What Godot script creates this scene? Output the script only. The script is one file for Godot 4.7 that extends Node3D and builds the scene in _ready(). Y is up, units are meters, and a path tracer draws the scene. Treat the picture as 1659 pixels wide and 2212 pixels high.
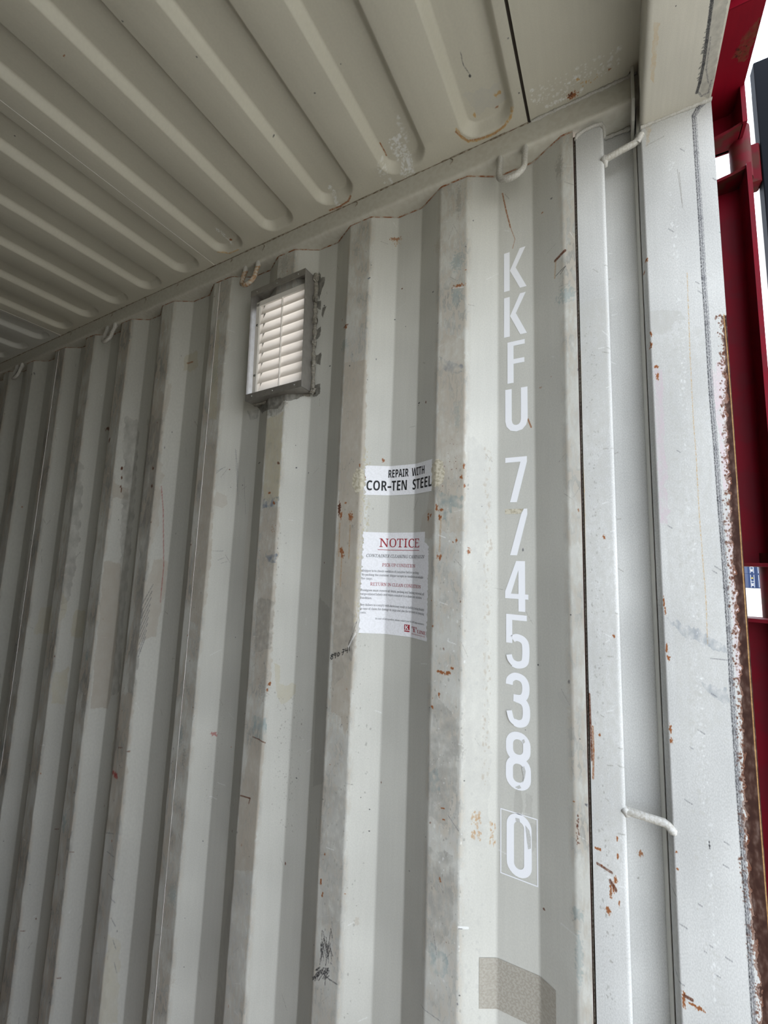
extends Node3D
# Inside a shipping container: corrugated side wall, ribbed roof, rear corner post, header, vent, stickers.
const E := 1.80            # height of the eye above the container floor
const EYE_Z := 0.903       # distance from the eye to the inner crests of the side wall
const DEPTH := 0.036       # depth of the side wall corrugation
const RAIL_Y := E + 0.970  # underside of the top side rail
const ROOF_Y := E + 1.030  # underside of the roof sheets
const WIDTH := 2.35
const LENGTH := 12.0
const HEAD_Y := E + 0.911  # underside of the door header

var M := {}
var prof_n := PackedVector2Array() # and its normals
var prof := PackedVector2Array()   # (x, z) of the side wall, right to left is not needed: runs left to right

func _ready() -> void:
	# --- camera, sky, sun, exposure ---
	var cam := Camera3D.new()
	cam.name = "camera"
	cam.fov = 101.54
	cam.near = 0.02
	cam.far = 400.0
	cam.basis = Basis(Vector3.UP, deg_to_rad(28.925)) * Basis(Vector3.RIGHT, deg_to_rad(7.101)) * Basis(Vector3.BACK, deg_to_rad(2.042))
	cam.position = Vector3(0, E, EYE_Z)
	add_child(cam)
	cam.current = true
	var env := Environment.new()
	env.background_mode = Environment.BG_SKY
	var sk := ProceduralSkyMaterial.new()
	sk.sky_top_color = Color(0.845, 0.885, 0.945)
	sk.sky_horizon_color = Color(0.945, 0.965, 0.985)
	sk.sky_curve = 0.2
	sk.ground_horizon_color = Color(0.80, 0.80, 0.78)
	sk.ground_bottom_color = Color(0.70, 0.69, 0.66)
	sk.sky_energy_multiplier = 1.0
	var sky := Sky.new()
	sky.sky_material = sk
	env.sky = sky
	env.background_energy_multiplier = 1.0
	env.tonemap_mode = Environment.TONE_MAPPER_LINEAR
	env.tonemap_exposure = 5.1
	env.sdfgi_enabled = true
	env.ssao_enabled = true
	env.ssil_enabled = true
	var we := WorldEnvironment.new()
	we.environment = env
	add_child(we)
	make_profile()
	materials()
	# --- structure ---
	side_wall()
	far_walls()
	roof()
	rail()
	corner_post()
	header()
	unseen_door_leaf()
	yard()
	# --- things ---
	vent()
	container_number()
	repair_sticker()
	notice_sticker()
	for h in [[-0.212, -0.155, 0], [-1.057, -1.000, 1], [-1.884, -1.827, 2], [-2.737, -2.680, 3]]:
		lashing_ring(h[0], h[1], h[2])
	slot_bar(E + 0.873, E + 0.886, 0.020, "painted lashing bar welded across the post slot under the roof rail")
	slot_bar(E - 0.414, E - 0.417, -0.020, "chipped white lashing bar across the post slot beside the boxed zero")
	door_side()
	far_container()

# ---------------------------------------------------------------- helpers
func tag(o: Node, label: String, category: String, group := "", kind := "") -> void:
	o.set_meta("label", label)
	o.set_meta("category", category)
	if group != "": o.set_meta("group", group)
	if kind != "": o.set_meta("kind", kind)

func put(called: String, mesh: Mesh, mat: Material, parent: Node) -> MeshInstance3D:
	var o := MeshInstance3D.new()
	o.name = called
	o.mesh = mesh
	if mat: o.material_override = mat
	parent.add_child(o, true)
	return o

func base(called: String, at := Vector3.ZERO) -> Node3D:
	var o := Node3D.new()
	o.name = called
	o.position = at
	add_child(o, true)
	return o

func std(c: Color, rough := 0.6, metal := 0.0) -> StandardMaterial3D:
	var m := StandardMaterial3D.new()
	m.albedo_color = c
	m.roughness = rough
	m.metallic = metal
	m.cull_mode = BaseMaterial3D.CULL_DISABLED
	return m

func img_mat(im: Image, rough := 0.55, relief: Image = null, cm := 0.1) -> StandardMaterial3D:
	var m := std(Color.WHITE, rough)
	m.albedo_texture = ImageTexture.create_from_image(im)
	m.texture_repeat = false
	if relief:
		m.heightmap_enabled = true
		m.heightmap_texture = ImageTexture.create_from_image(relief)
		m.heightmap_scale = cm
	return m

func make_profile() -> void:
	var cr := [[-0.0776, -0.054], [-0.3645, -0.2955], [-0.6430, -0.5735], [-0.9200, -0.8510], [-1.2228, -1.1360]]
	for s in 9:
		var s0 := -1.179 - 1.130 * s
		for k in 3:
			var c := s0 - 0.3046 - 0.278 * k
			cr.append([c - 0.0345, c + 0.0345])
		cr.append([s0 - 1.130 - 0.0437, s0 - 1.130 + 0.0437])
	cr.reverse()
	var raw := PackedVector2Array()
	for i in cr.size():
		raw.append(Vector2(cr[i][0], 0))
		raw.append(Vector2(cr[i][1], 0))
		if i + 1 < cr.size():
			raw.append(Vector2(cr[i][1] + 0.0685, -DEPTH))
			raw.append(Vector2(cr[i + 1][0] - 0.0685, -DEPTH))
	prof.append(raw[0])
	prof_n.append(Vector2(0, 1))
	for i in range(1, raw.size() - 1):     # round every bend
		var a := (raw[i - 1] - raw[i]).normalized() * 0.0036
		var b := (raw[i + 1] - raw[i]).normalized() * 0.0036
		for t in [0.0, 0.33, 0.67, 1.0]:
			var p: Vector2 = (raw[i] + a).lerp(raw[i], t).lerp(raw[i].lerp(raw[i] + b, t), t)
			prof.append(p)
			var tg: Vector2 = (-a).lerp(b, t).normalized()
			prof_n.append(Vector2(-tg.y, tg.x))
	prof.append(raw[raw.size() - 1])
	prof_n.append(Vector2(0, 1))

func n_of(x: float) -> Vector3:
	if x <= prof[0].x or x >= prof[prof.size() - 1].x: return Vector3.BACK
	var lo := 0
	var hi := prof.size() - 1
	while hi - lo > 1:
		var m := (lo + hi) / 2
		if prof[m].x <= x: lo = m
		else: hi = m
	var n := prof_n[lo].lerp(prof_n[hi], (x - prof[lo].x) / (prof[hi].x - prof[lo].x)).normalized()
	return Vector3(n.x, 0, n.y)

func z_of(x: float) -> float:
	if x <= prof[0].x: return prof[0].y
	var lo := 0
	var hi := prof.size() - 1
	if x >= prof[hi].x: return prof[hi].y
	while hi - lo > 1:
		var m := (lo + hi) / 2
		if prof[m].x <= x: lo = m
		else: hi = m
	var t := (x - prof[lo].x) / (prof[hi].x - prof[lo].x)
	return lerpf(prof[lo].y, prof[hi].y, t)

# a grid of points, rows x cols, as a smooth mesh; hole(i, j) leaves cells out
func grid(pts: PackedVector3Array, cols: int, uvs: PackedVector2Array, flip := false, skip := {}, nrm := PackedVector3Array()) -> ArrayMesh:
	var rows := pts.size() / cols
	var st := SurfaceTool.new()
	st.begin(Mesh.PRIMITIVE_TRIANGLES)
	for k in pts.size():
		if uvs.size() > 0: st.set_uv(uvs[k])
		if nrm.size() > 0: st.set_normal(nrm[k])
		st.add_vertex(pts[k])
	for j in rows - 1:
		for i in cols - 1:
			if skip.has(Vector2i(i, j)): continue
			var a := j * cols + i
			var q := [a, a + cols, a + 1, a + 1, a + cols, a + cols + 1]
			if flip: q = [a, a + 1, a + cols, a + 1, a + cols + 1, a + cols]
			for n in q: st.add_index(n)
	if nrm.size() == 0: st.generate_normals()
	return st.commit()

# closed polygon p (2-D) extruded along an axis; map turns (u, v, w) into a point; sharp corners
func extrude(p: PackedVector2Array, w0: float, w1: float, axis: String, smooth := false) -> ArrayMesh:
	var st := SurfaceTool.new()
	st.begin(Mesh.PRIMITIVE_TRIANGLES)
	if Geometry2D.is_polygon_clockwise(p): p.reverse()
	var n := p.size()
	var len := 0.0
	for i in n:
		var a := p[i]
		var b := p[(i + 1) % n]
		var quad := [at3(a, w0, axis), at3(b, w0, axis), at3(b, w1, axis), at3(a, w1, axis)]
		var d := b - a
		var nn := dir3(Vector2(d.y, -d.x).normalized(), axis)
		var n0 := nn
		var n1 := nn
		if smooth:
			var pr := (a - p[(i + n - 1) % n])
			var nx := (p[(i + 2) % n] - b)
			if absf(pr.angle_to(d)) < 0.6: n0 = dir3((Vector2(pr.y, -pr.x).normalized() + Vector2(d.y, -d.x).normalized()).normalized(), axis)
			if absf(d.angle_to(nx)) < 0.6: n1 = dir3((Vector2(nx.y, -nx.x).normalized() + Vector2(d.y, -d.x).normalized()).normalized(), axis)
		var ns := [n0, n1, n1, n0]
		var uv := [Vector2(len, w0), Vector2(len + d.length(), w0), Vector2(len + d.length(), w1), Vector2(len, w1)]
		len += d.length()
		tri(st, quad[0], quad[1], quad[2], ns[0], ns[1], ns[2], uv[0], uv[1], uv[2])
		tri(st, quad[0], quad[2], quad[3], ns[0], ns[2], ns[3], uv[0], uv[2], uv[3])
	var idx := Geometry2D.triangulate_polygon(p)
	for k in range(0, idx.size(), 3):
		for w in [w0, w1]:
			var nn := axis3(axis) * (1.0 if w == maxf(w0, w1) else -1.0)
			tri(st, at3(p[idx[k]], w, axis), at3(p[idx[k + 1]], w, axis), at3(p[idx[k + 2]], w, axis), nn, nn, nn, p[idx[k]], p[idx[k + 1]], p[idx[k + 2]])
	return st.commit()

func tri(st: SurfaceTool, a: Vector3, b: Vector3, c: Vector3, na: Vector3, nb: Vector3, nc: Vector3, ua := Vector2.ZERO, ub := Vector2.ZERO, uc := Vector2.ZERO) -> void:
	var v := [a, b, c]
	var n := [na, nb, nc]
	var u := [ua, ub, uc]
	var order := [0, 1, 2]
	if (b - a).cross(c - a).dot(na + nb + nc) > 0: order = [0, 2, 1]   # front faces run clockwise
	for k in order:
		st.set_normal(n[k])
		st.set_uv(u[k])
		st.add_vertex(v[k])

func at3(p: Vector2, w: float, axis: String) -> Vector3:
	match axis:
		"x": return Vector3(w, p.y, p.x)      # p = (z, y)
		"y": return Vector3(p.x, w, p.y)      # p = (x, z)
	return Vector3(p.x, p.y, w)               # p = (x, y)

func dir3(p: Vector2, axis: String) -> Vector3:
	return at3(p, 0.0, axis)

func axis3(axis: String) -> Vector3:
	return {"x": Vector3.RIGHT, "y": Vector3.UP, "z": Vector3.BACK}[axis]

# polygon whose corners are rounded (radius per corner)
func rounded(p: PackedVector2Array, r: float, only := []) -> PackedVector2Array:
	var out := PackedVector2Array()
	var n := p.size()
	for i in n:
		if only.size() > 0 and not only.has(i):
			out.append(p[i])
			continue
		var a := (p[(i + n - 1) % n] - p[i])
		var b := (p[(i + 1) % n] - p[i])
		var ra := minf(r, a.length() * 0.45)
		var rb := minf(r, b.length() * 0.45)
		for t in [0.0, 0.2, 0.4, 0.6, 0.8, 1.0]:
			var q := (p[i] + a.normalized() * ra).lerp(p[i], t)
			out.append(q.lerp(p[i].lerp(p[i] + b.normalized() * rb, t), t))
	return out

func box(c: Vector3, s: Vector3, r := 0.002) -> ArrayMesh:
	# bevelled box
	var h := s / 2
	r = minf(r, minf(h.x, minf(h.y, h.z)) * 0.6)
	var st := SurfaceTool.new()
	st.begin(Mesh.PRIMITIVE_TRIANGLES)
	var fix := func(v: Vector3) -> Vector3: return c + v
	var ax := [Vector3.RIGHT, Vector3.UP, Vector3.BACK]
	var hh := [h.x, h.y, h.z]
	for k in 3:
		var k1: int = (k + 1) % 3
		var k2: int = (k + 2) % 3
		for s1 in [-1.0, 1.0]:
			var n: Vector3 = ax[k] * s1
			var q := []
			for e in [[-1, -1], [1, -1], [1, 1], [-1, 1]]:
				q.append(fix.call(n * hh[k] + ax[k1] * (e[0] * (hh[k1] - r)) + ax[k2] * (e[1] * (hh[k2] - r))))
			tri(st, q[0], q[1], q[2], n, n, n)
			tri(st, q[0], q[2], q[3], n, n, n)
			for s2 in [-1.0, 1.0]:      # edge between face k and face k1
				var n2: Vector3 = ax[k1] * s2
				var nn := (n + n2).normalized()
				var a0: Vector3 = fix.call(n * hh[k] + n2 * (hh[k1] - r) + ax[k2] * (hh[k2] - r))
				var a1: Vector3 = fix.call(n * hh[k] + n2 * (hh[k1] - r) - ax[k2] * (hh[k2] - r))
				var b0: Vector3 = fix.call(n * (hh[k] - r) + n2 * hh[k1] + ax[k2] * (hh[k2] - r))
				var b1: Vector3 = fix.call(n * (hh[k] - r) + n2 * hh[k1] - ax[k2] * (hh[k2] - r))
				tri(st, a0, a1, b0, nn, nn, nn)
				tri(st, a1, b1, b0, nn, nn, nn)
				for s3 in [-1.0, 1.0]:
					if k != 0: continue
					var n3: Vector3 = ax[k2] * s3
					var nnn := (n + n2 + n3).normalized()
					tri(st, fix.call(n * hh[k] + n2 * (hh[k1] - r) + n3 * (hh[k2] - r)), fix.call(n * (hh[k] - r) + n2 * hh[k1] + n3 * (hh[k2] - r)), fix.call(n * (hh[k] - r) + n2 * (hh[k1] - r) + n3 * hh[k2]), nnn, nnn, nnn)
	return st.commit()

func tube(path: PackedVector3Array, radii: Array, sides := 10, flat := 1.0) -> ArrayMesh:
	var pts := PackedVector3Array()
	var nrm := PackedVector3Array()
	var n := path.size()
	var up := Vector3(0.13, 0.31, 0.94).normalized()
	for i in n:
		var d := (path[mini(i + 1, n - 1)] - path[maxi(i - 1, 0)]).normalized()
		var s := d.cross(up).normalized()
		var u := s.cross(d).normalized()
		var r: float = radii[mini(i, radii.size() - 1)]
		for k in sides + 1:
			var a := TAU * k / sides
			pts.append(path[i] + s * (cos(a) * r) + u * (sin(a) * r * flat))
			nrm.append((s * cos(a) + u * sin(a)).normalized())
	var st := SurfaceTool.new()
	st.begin(Mesh.PRIMITIVE_TRIANGLES)
	for i in n - 1:
		for k in sides:
			var a := i * (sides + 1) + k
			var b := a + sides + 1
			tri(st, pts[a], pts[b], pts[a + 1], nrm[a], nrm[b], nrm[a + 1])
			tri(st, pts[a + 1], pts[b], pts[b + 1], nrm[a + 1], nrm[b], nrm[b + 1])
	for e in [0, n - 1]:
		var nn := (path[e] - path[1 if e == 0 else n - 2]).normalized()
		for k in sides:
			tri(st, path[e], pts[e * (sides + 1) + k], pts[e * (sides + 1) + k + 1], nn, nn, nn)
	return st.commit()

# an uneven bead of weld or sealant between two points
func bead(a: Vector3, b: Vector3, r: float, sd: int, wobble := 0.35, steps := 24, sway := 0.0) -> ArrayMesh:
	var rng := RandomNumberGenerator.new()
	rng.seed = sd
	var p := PackedVector3Array()
	var rr := []
	for i in steps + 1:
		var q := a.lerp(b, float(i) / steps)
		q += Vector3(rng.randf_range(-1, 1), rng.randf_range(-1, 1), rng.randf_range(-0.5, 0.5)) * sway
		p.append(q)
		rr.append(r * (1.0 + wobble * rng.randf_range(-1, 1)))
	return tube(p, rr, 8)

# ---- flat shapes laid on the side wall (x, y in metres), cut along the bends
func lay(t: PackedVector2Array, off: float) -> ArrayMesh:
	var lo := INF
	var hi := -INF
	for v in t:
		lo = minf(lo, v.x)
		hi = maxf(hi, v.x)
	for p in prof:
		var c := p.x
		if c <= lo or c >= hi: continue
		var out := PackedVector2Array()
		for k in range(0, t.size(), 3):
			cut(out, t[k], t[k + 1], t[k + 2], c)
		t = out
	var st := SurfaceTool.new()
	st.begin(Mesh.PRIMITIVE_TRIANGLES)
	for k in range(0, t.size(), 3):
		var m := (t[k].x + t[k + 1].x + t[k + 2].x) / 3
		var sl := (z_of(m + 0.0004) - z_of(m - 0.0004)) / 0.0008
		var n := Vector3(-sl, 0, 1).normalized()
		var v := []
		for j in 3: v.append(Vector3(t[k + j].x, t[k + j].y, z_of(t[k + j].x)) + n * off)
		tri(st, v[0], v[1], v[2], n, n, n)
	return st.commit()

func cut(out: PackedVector2Array, a: Vector2, b: Vector2, c: Vector2, x: float) -> void:
	if maxf(a.x, maxf(b.x, c.x)) <= x or minf(a.x, minf(b.x, c.x)) >= x:
		out.append_array([a, b, c])
		return
	for side in [-1, 1]:
		var poly := PackedVector2Array()
		var v := [a, b, c]
		for k in 3:
			var p: Vector2 = v[k]
			var q: Vector2 = v[(k + 1) % 3]
			if (p.x - x) * side >= 0: poly.append(p)
			if (p.x - x) * (q.x - x) < 0: poly.append(p.lerp(q, (x - p.x) / (q.x - p.x)))
		for k in range(1, poly.size() - 1): out.append_array([poly[0], poly[k], poly[k + 1]])

func fill(p: PackedVector2Array) -> PackedVector2Array:
	var out := PackedVector2Array()
	for i in Geometry2D.triangulate_polygon(p): out.append(p[i])
	return out

# words as triangles: x0 left edge, y0 baseline, h capital height, w width the words fill (0: natural)
func words(s: String, font_name: String, x0: float, y0: float, h: float, w: float, weight := 400, italic := false, slant := 0.0) -> PackedVector2Array:
	var f := SystemFont.new()
	f.font_names = PackedStringArray([font_name])
	f.font_weight = weight
	f.font_italic = italic
	var tm := TextMesh.new()
	tm.font = f
	tm.font_size = 64
	tm.pixel_size = 0.01
	tm.depth = 0.0
	tm.curve_step = 4.0
	tm.text = s
	var a := tm.surface_get_arrays(0)
	var vs: PackedVector3Array = a[Mesh.ARRAY_VERTEX]
	var ix = a[Mesh.ARRAY_INDEX]
	var lo := Vector2(INF, INF)
	var hi := Vector2(-INF, -INF)
	for v in vs:
		lo = Vector2(minf(lo.x, v.x), minf(lo.y, v.y))
		hi = Vector2(maxf(hi.x, v.x), maxf(hi.y, v.y))
	var cap := 0.4571                      # capital height of the Droid fonts at this size
	var low := -0.0
	var ky := h / cap
	var kx := ky if w <= 0 else w / (hi.x - lo.x)
	var basey := lo.y if not has_tail(s) else lo.y + 0.137
	var out := PackedVector2Array()
	var order := []
	if ix == null or ix.size() == 0:
		for k in vs.size(): order.append(k)
	else:
		for k in ix: order.append(k)
	for k in order:
		var v := vs[k]
		var y := (v.y - basey) * ky
		out.append(Vector2(x0 + (v.x - lo.x) * kx + y * slant, y0 + y + low))
	return out

func has_tail(s: String) -> bool:
	for c in ["g", "j", "p", "q", "y", ","]:
		if s.contains(c): return true
	return false

# ribbon of width w along a path (mm), closed or open
func ribbon(src: PackedVector2Array, w: float, closed := false) -> PackedVector2Array:
	var p := PackedVector2Array()
	for v in src:
		if p.size() == 0 or p[p.size() - 1].distance_to(v) > 0.01: p.append(v)
	if closed and p[0].distance_to(p[p.size() - 1]) < 0.01: p.remove_at(p.size() - 1)
	var n := p.size()
	var l := PackedVector2Array()
	var r := PackedVector2Array()
	for i in n:
		var a: Vector2 = p[i] - p[(i + n - 1) % n] if closed or i > 0 else p[1] - p[0]
		var b: Vector2 = p[(i + 1) % n] - p[i] if closed or i < n - 1 else a
		a = a.normalized()
		b = b.normalized()
		var t := (a + b).normalized()
		var nn := Vector2(-t.y, t.x)
		var k := w / 2 / maxf(0.4, nn.dot(Vector2(-a.y, a.x)))
		l.append(p[i] + nn * k)
		r.append(p[i] - nn * k)
	var out := PackedVector2Array()
	for i in (n if closed else n - 1):
		var j := (i + 1) % n
		out.append_array([l[i], r[i], l[j], r[i], r[j], l[j]])
	return out

# the same path with its corners rounded off by a curve through its points
func curved(p: PackedVector2Array) -> PackedVector2Array:
	var o := PackedVector2Array()
	var n := p.size()
	for i in n - 1:
		for k in 4: o.append(p[i].cubic_interpolate(p[i + 1], p[maxi(i - 1, 0)], p[mini(i + 2, n - 1)], k / 4.0))
	o.append(p[n - 1])
	return o

func ring(cx: float, cy: float, hw: float, hh: float, r: float) -> PackedVector2Array:
	var out := PackedVector2Array()
	for q in [[1, 1, 0.0], [-1, 1, PI / 2], [-1, -1, PI], [1, -1, PI * 1.5]]:
		for k in 7:
			var a: float = q[2] + PI / 2 * k / 6
			out.append(Vector2(cx + q[0] * (hw - r) + cos(a) * r, cy + q[1] * (hh - r) + sin(a) * r))
	return out

# ---------------------------------------------------------------- surfaces
# The texture being painted: bytes, size, and the part of the wall it covers in metres (y grows upwards).
var tb := PackedByteArray()
var tw := 0
var th := 0
var t0 := Vector2.ZERO
var t1 := Vector2.ONE
var rag := FastNoiseLite.new()

func noise_bytes(w: int, h: int, sd: int, freq: float, oct := 3, sx := 1, sy := 1) -> PackedByteArray:
	var n := FastNoiseLite.new()
	n.seed = sd
	n.frequency = freq
	n.fractal_octaves = oct
	var im := n.get_image(maxi(8, w / sx), maxi(8, h / sy))
	if sx > 1 or sy > 1: im.resize(w, h, Image.INTERPOLATE_CUBIC)
	im.convert(Image.FORMAT_L8)
	return im.get_data()

func begin(w: int, h: int, a: Vector2, b: Vector2, c: Color, sd: int, low := 0.07, fine := 0.05, streak := 0.02) -> void:
	tw = w
	th = h
	t0 = a
	t1 = b
	tb = PackedByteArray()
	tb.resize(w * h * 3)
	var n1 := noise_bytes(w, h, sd, 0.012, 3, 4, 4)
	var n2 := noise_bytes(w, h, sd + 1, 0.22, 2)
	var n3 := noise_bytes(w, h, sd + 2, 0.06, 3, 1, 16)
	var r := c.r * 255.0
	var g := c.g * 255.0
	var bl := c.b * 255.0
	var k1 := low / 255.0
	var k2 := fine / 255.0
	var k3 := streak / 255.0
	var off := 1.0 - (low + fine + streak) * 0.5
	var o := 0
	for i in w * h:
		var f := off + k1 * n1[i] + k2 * n2[i] + k3 * n3[i]
		tb[o] = mini(255, int(r * f))
		tb[o + 1] = mini(255, int(g * f))
		tb[o + 2] = mini(255, int(bl * f))
		o += 3

func finish() -> Image:
	var im := Image.create_from_data(tw, th, false, Image.FORMAT_RGB8, tb)
	tb = PackedByteArray()
	return im

func px(p: Vector2) -> Vector2:
	return Vector2((p.x - t0.x) / (t1.x - t0.x) * tw, (t1.y - p.y) / (t1.y - t0.y) * th)

func dab(i: int, j: int, c: Color, a: float) -> void:
	var o := (j * tw + i) * 3
	tb[o] = int(lerpf(tb[o], c.r * 255.0, a))
	tb[o + 1] = int(lerpf(tb[o + 1], c.g * 255.0, a))
	tb[o + 2] = int(lerpf(tb[o + 2], c.b * 255.0, a))

# patch with a ragged outline (ragged in pixels) and a mottled inside
func patch(p: PackedVector2Array, c: Color, a: float, ragged := 3.0, mottle := 0.4) -> void:
	var q := PackedVector2Array()
	var lo := Vector2(INF, INF)
	var hi := -lo
	for v in p:
		var w := px(v)
		q.append(w)
		lo = Vector2(minf(lo.x, w.x), minf(lo.y, w.y))
		hi = Vector2(maxf(hi.x, w.x), maxf(hi.y, w.y))
	for j in range(maxi(0, int(lo.y - ragged)), mini(th, int(hi.y + ragged) + 1)):
		for i in range(maxi(0, int(lo.x - ragged)), mini(tw, int(hi.x + ragged) + 1)):
			var n := rag.get_noise_2d(i * 1.0, j * 1.0)
			var m := rag.get_noise_2d(i * 0.9 + 500.0, j * 0.35 - 300.0)
			if Geometry2D.is_point_in_polygon(Vector2(i + n * ragged * 1.6, j + m * ragged * 1.6), q):
				var f := a * (1.0 - mottle * (0.5 + 0.9 * n - 0.6 * m))
				if f > 0: dab(i, j, c, minf(f, 1.0))

# spot of rust or dirt, broken up at its rim
func spot(x: float, y: float, rx: float, ry: float, c: Color, a: float, brk := 0.9) -> void:
	var w := px(Vector2(x, y))
	var kx := absf(rx / (t1.x - t0.x) * tw)
	var ky := absf(ry / (t1.y - t0.y) * th)
	kx = maxf(kx, 0.8)
	ky = maxf(ky, 0.8)
	for j in range(maxi(0, int(w.y - ky * 1.5)), mini(th, int(w.y + ky * 1.5) + 2)):
		for i in range(maxi(0, int(w.x - kx * 1.5)), mini(tw, int(w.x + kx * 1.5) + 2)):
			var d := Vector2((i - w.x) / kx, (j - w.y) / ky).length()
			d += brk * rag.get_noise_2d(i * 3.1 + 90.0, j * 3.1)
			if d < 1.0: dab(i, j, c, a * minf(1.0, (1.0 - d) * 2.5))

# line, in metres; width in metres; brk breaks it up
func line(p: PackedVector2Array, wid: float, c: Color, a: float, brk := 0.6, grain := 1.6) -> void:
	var hw := maxf(0.55, wid / (t1.x - t0.x) * tw / 2)
	for s in p.size() - 1:
		var u := px(p[s])
		var v := px(p[s + 1])
		for j in range(maxi(0, int(minf(u.y, v.y) - hw - 1)), mini(th, int(maxf(u.y, v.y) + hw + 2))):
			for i in range(maxi(0, int(minf(u.x, v.x) - hw - 1)), mini(tw, int(maxf(u.x, v.x) + hw + 2))):
				var e := v - u
				var k := clampf((Vector2(i, j) - u).dot(e) / maxf(e.length_squared(), 0.001), 0, 1)
				var d := (Vector2(i, j) - u - e * k).length() / hw
				if d < 1.25:
					var f := a * clampf((1.25 - d) * 2.0, 0, 1) * (1.0 - brk * (0.5 + grain * rag.get_noise_2d(i * 7.3, j * 4.1 + 777.0)))
					if f > 0: dab(i, j, c, minf(f, 1.0))

# many small flecks in a rectangle
func flecks(x0: float, y0: float, x1: float, y1: float, n: int, r0: float, r1: float, c: Color, a: float, sd: int, tall := 1.0) -> void:
	var rng := RandomNumberGenerator.new()
	rng.seed = sd
	for k in n:
		var r := lerpf(r0, r1, pow(rng.randf(), 2.5))
		spot(lerpf(x0, x1, rng.randf()), lerpf(y0, y1, rng.randf()), r, r * tall * rng.randf_range(0.7, 1.4), c, a * rng.randf_range(0.5, 1.0), 0.7)

func pts(a: Array, at: int) -> PackedVector2Array:
	var o := PackedVector2Array()
	for i in range(at, a.size(), 2): o.append(Vector2(a[i], a[i + 1]))
	return o

# colours of paint, bare primer, dirt and rust
const COL := {
	"tan": Color8(176, 167, 153), "grey": Color8(183, 182, 176), "dgrey": Color8(140, 137, 130), "smear": Color8(98, 95, 88), "rust": Color8(138, 82, 46), "drust": Color8(82, 44, 28),
	"run": Color8(170, 130, 88), "black": Color8(44, 44, 46), "white": Color8(226, 227, 225), "teal": Color8(128, 146, 148), "blue": Color8(104, 114, 128), "pink": Color8(216, 188, 196), "yel": Color8(186, 178, 152),
	"mauve": Color8(198, 180, 188), "edge": Color8(50, 27, 19), "ochre": Color8(188, 150, 96), "char": Color8(92, 92, 96), "red": Color8(150, 62, 58), "umber": Color8(96, 56, 38),
}

func play(list: Array) -> void:
	for m in list:
		var c: Color = COL[m[1]]
		match m[0]:
			"p": patch(pts(m, 5), c, m[2], m[3], m[4])
			"s": spot(m[3], m[4], m[5], m[6], c, m[2])
			"l": line(pts(m, 5), m[3], c, m[2], m[4])
			"f": flecks(m[3], m[4], m[5], m[6], m[7], m[8], m[9], c, m[2], m[10], m[11])

func wear(x0: float, x1: float, y0: float, y1: float, n: int, sd: int) -> void:
	# scratches, scuffs and chips spread over the inner crests, which cargo rubs against
	var rng := RandomNumberGenerator.new()
	rng.seed = sd
	for k in n:
		var x := lerpf(x0, x1, rng.randf())
		var y := lerpf(y0, y1, rng.randf())
		var on_crest := z_of(x) > -0.004
		if not on_crest and rng.randf() < 0.8: continue
		match rng.randi() % 6:
			0, 1: line(PackedVector2Array([Vector2(x, y), Vector2(x + rng.randf_range(-0.02, 0.02), y + rng.randf_range(-0.03, 0.03))]), rng.randf_range(0.0008, 0.0016), COL.dgrey, 0.7, 0.7)
			2: line(PackedVector2Array([Vector2(x, y), Vector2(x + rng.randf_range(-0.03, 0.03), y + rng.randf_range(-0.02, 0.02))]), rng.randf_range(0.001, 0.002), COL.white, 0.6, 0.7)
			3: spot(x, y, rng.randf_range(0.001, 0.003), rng.randf_range(0.001, 0.004), [COL.rust, COL.drust, COL.char][rng.randi() % 3], 0.8)
			4: if on_crest: spot(x, y, rng.randf_range(0.006, 0.02), rng.randf_range(0.01, 0.05), [COL.tan, COL.dgrey, COL.grey, COL.teal][rng.randi() % 4], 0.4)
			5: spot(x, y, rng.randf_range(0.0008, 0.0018), rng.randf_range(0.0008, 0.002), COL.black, 0.8, 0.3)

func crest_dirt(a: float, sd: int) -> void:
	# rubbed, mottled crests: primer and grime showing through in patches
	var n1 := noise_bytes(tw, th, sd, 0.02, 4, 2, 2)
	var n2 := noise_bytes(tw, th, sd + 9, 0.09, 3, 1, 3)
	var c1: Color = COL.tan
	var c2: Color = COL.dgrey
	for i in tw:
		var x := lerpf(t0.x, t1.x, (i + 0.5) / tw)
		var k := clampf((z_of(x) + 0.007) / 0.007, 0.0, 1.0)
		if k <= 0.0: continue
		for j in th:
			var v := n1[j * tw + i] / 255.0 * 0.65 + n2[j * tw + i] / 255.0 * 0.45
			var f := clampf((v - 0.40) * 3.4, 0.0, 1.0) * a * k
			if f > 0.01: dab(i, j, c1 if n2[j * tw + i] > 120 else c2, f)

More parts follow.
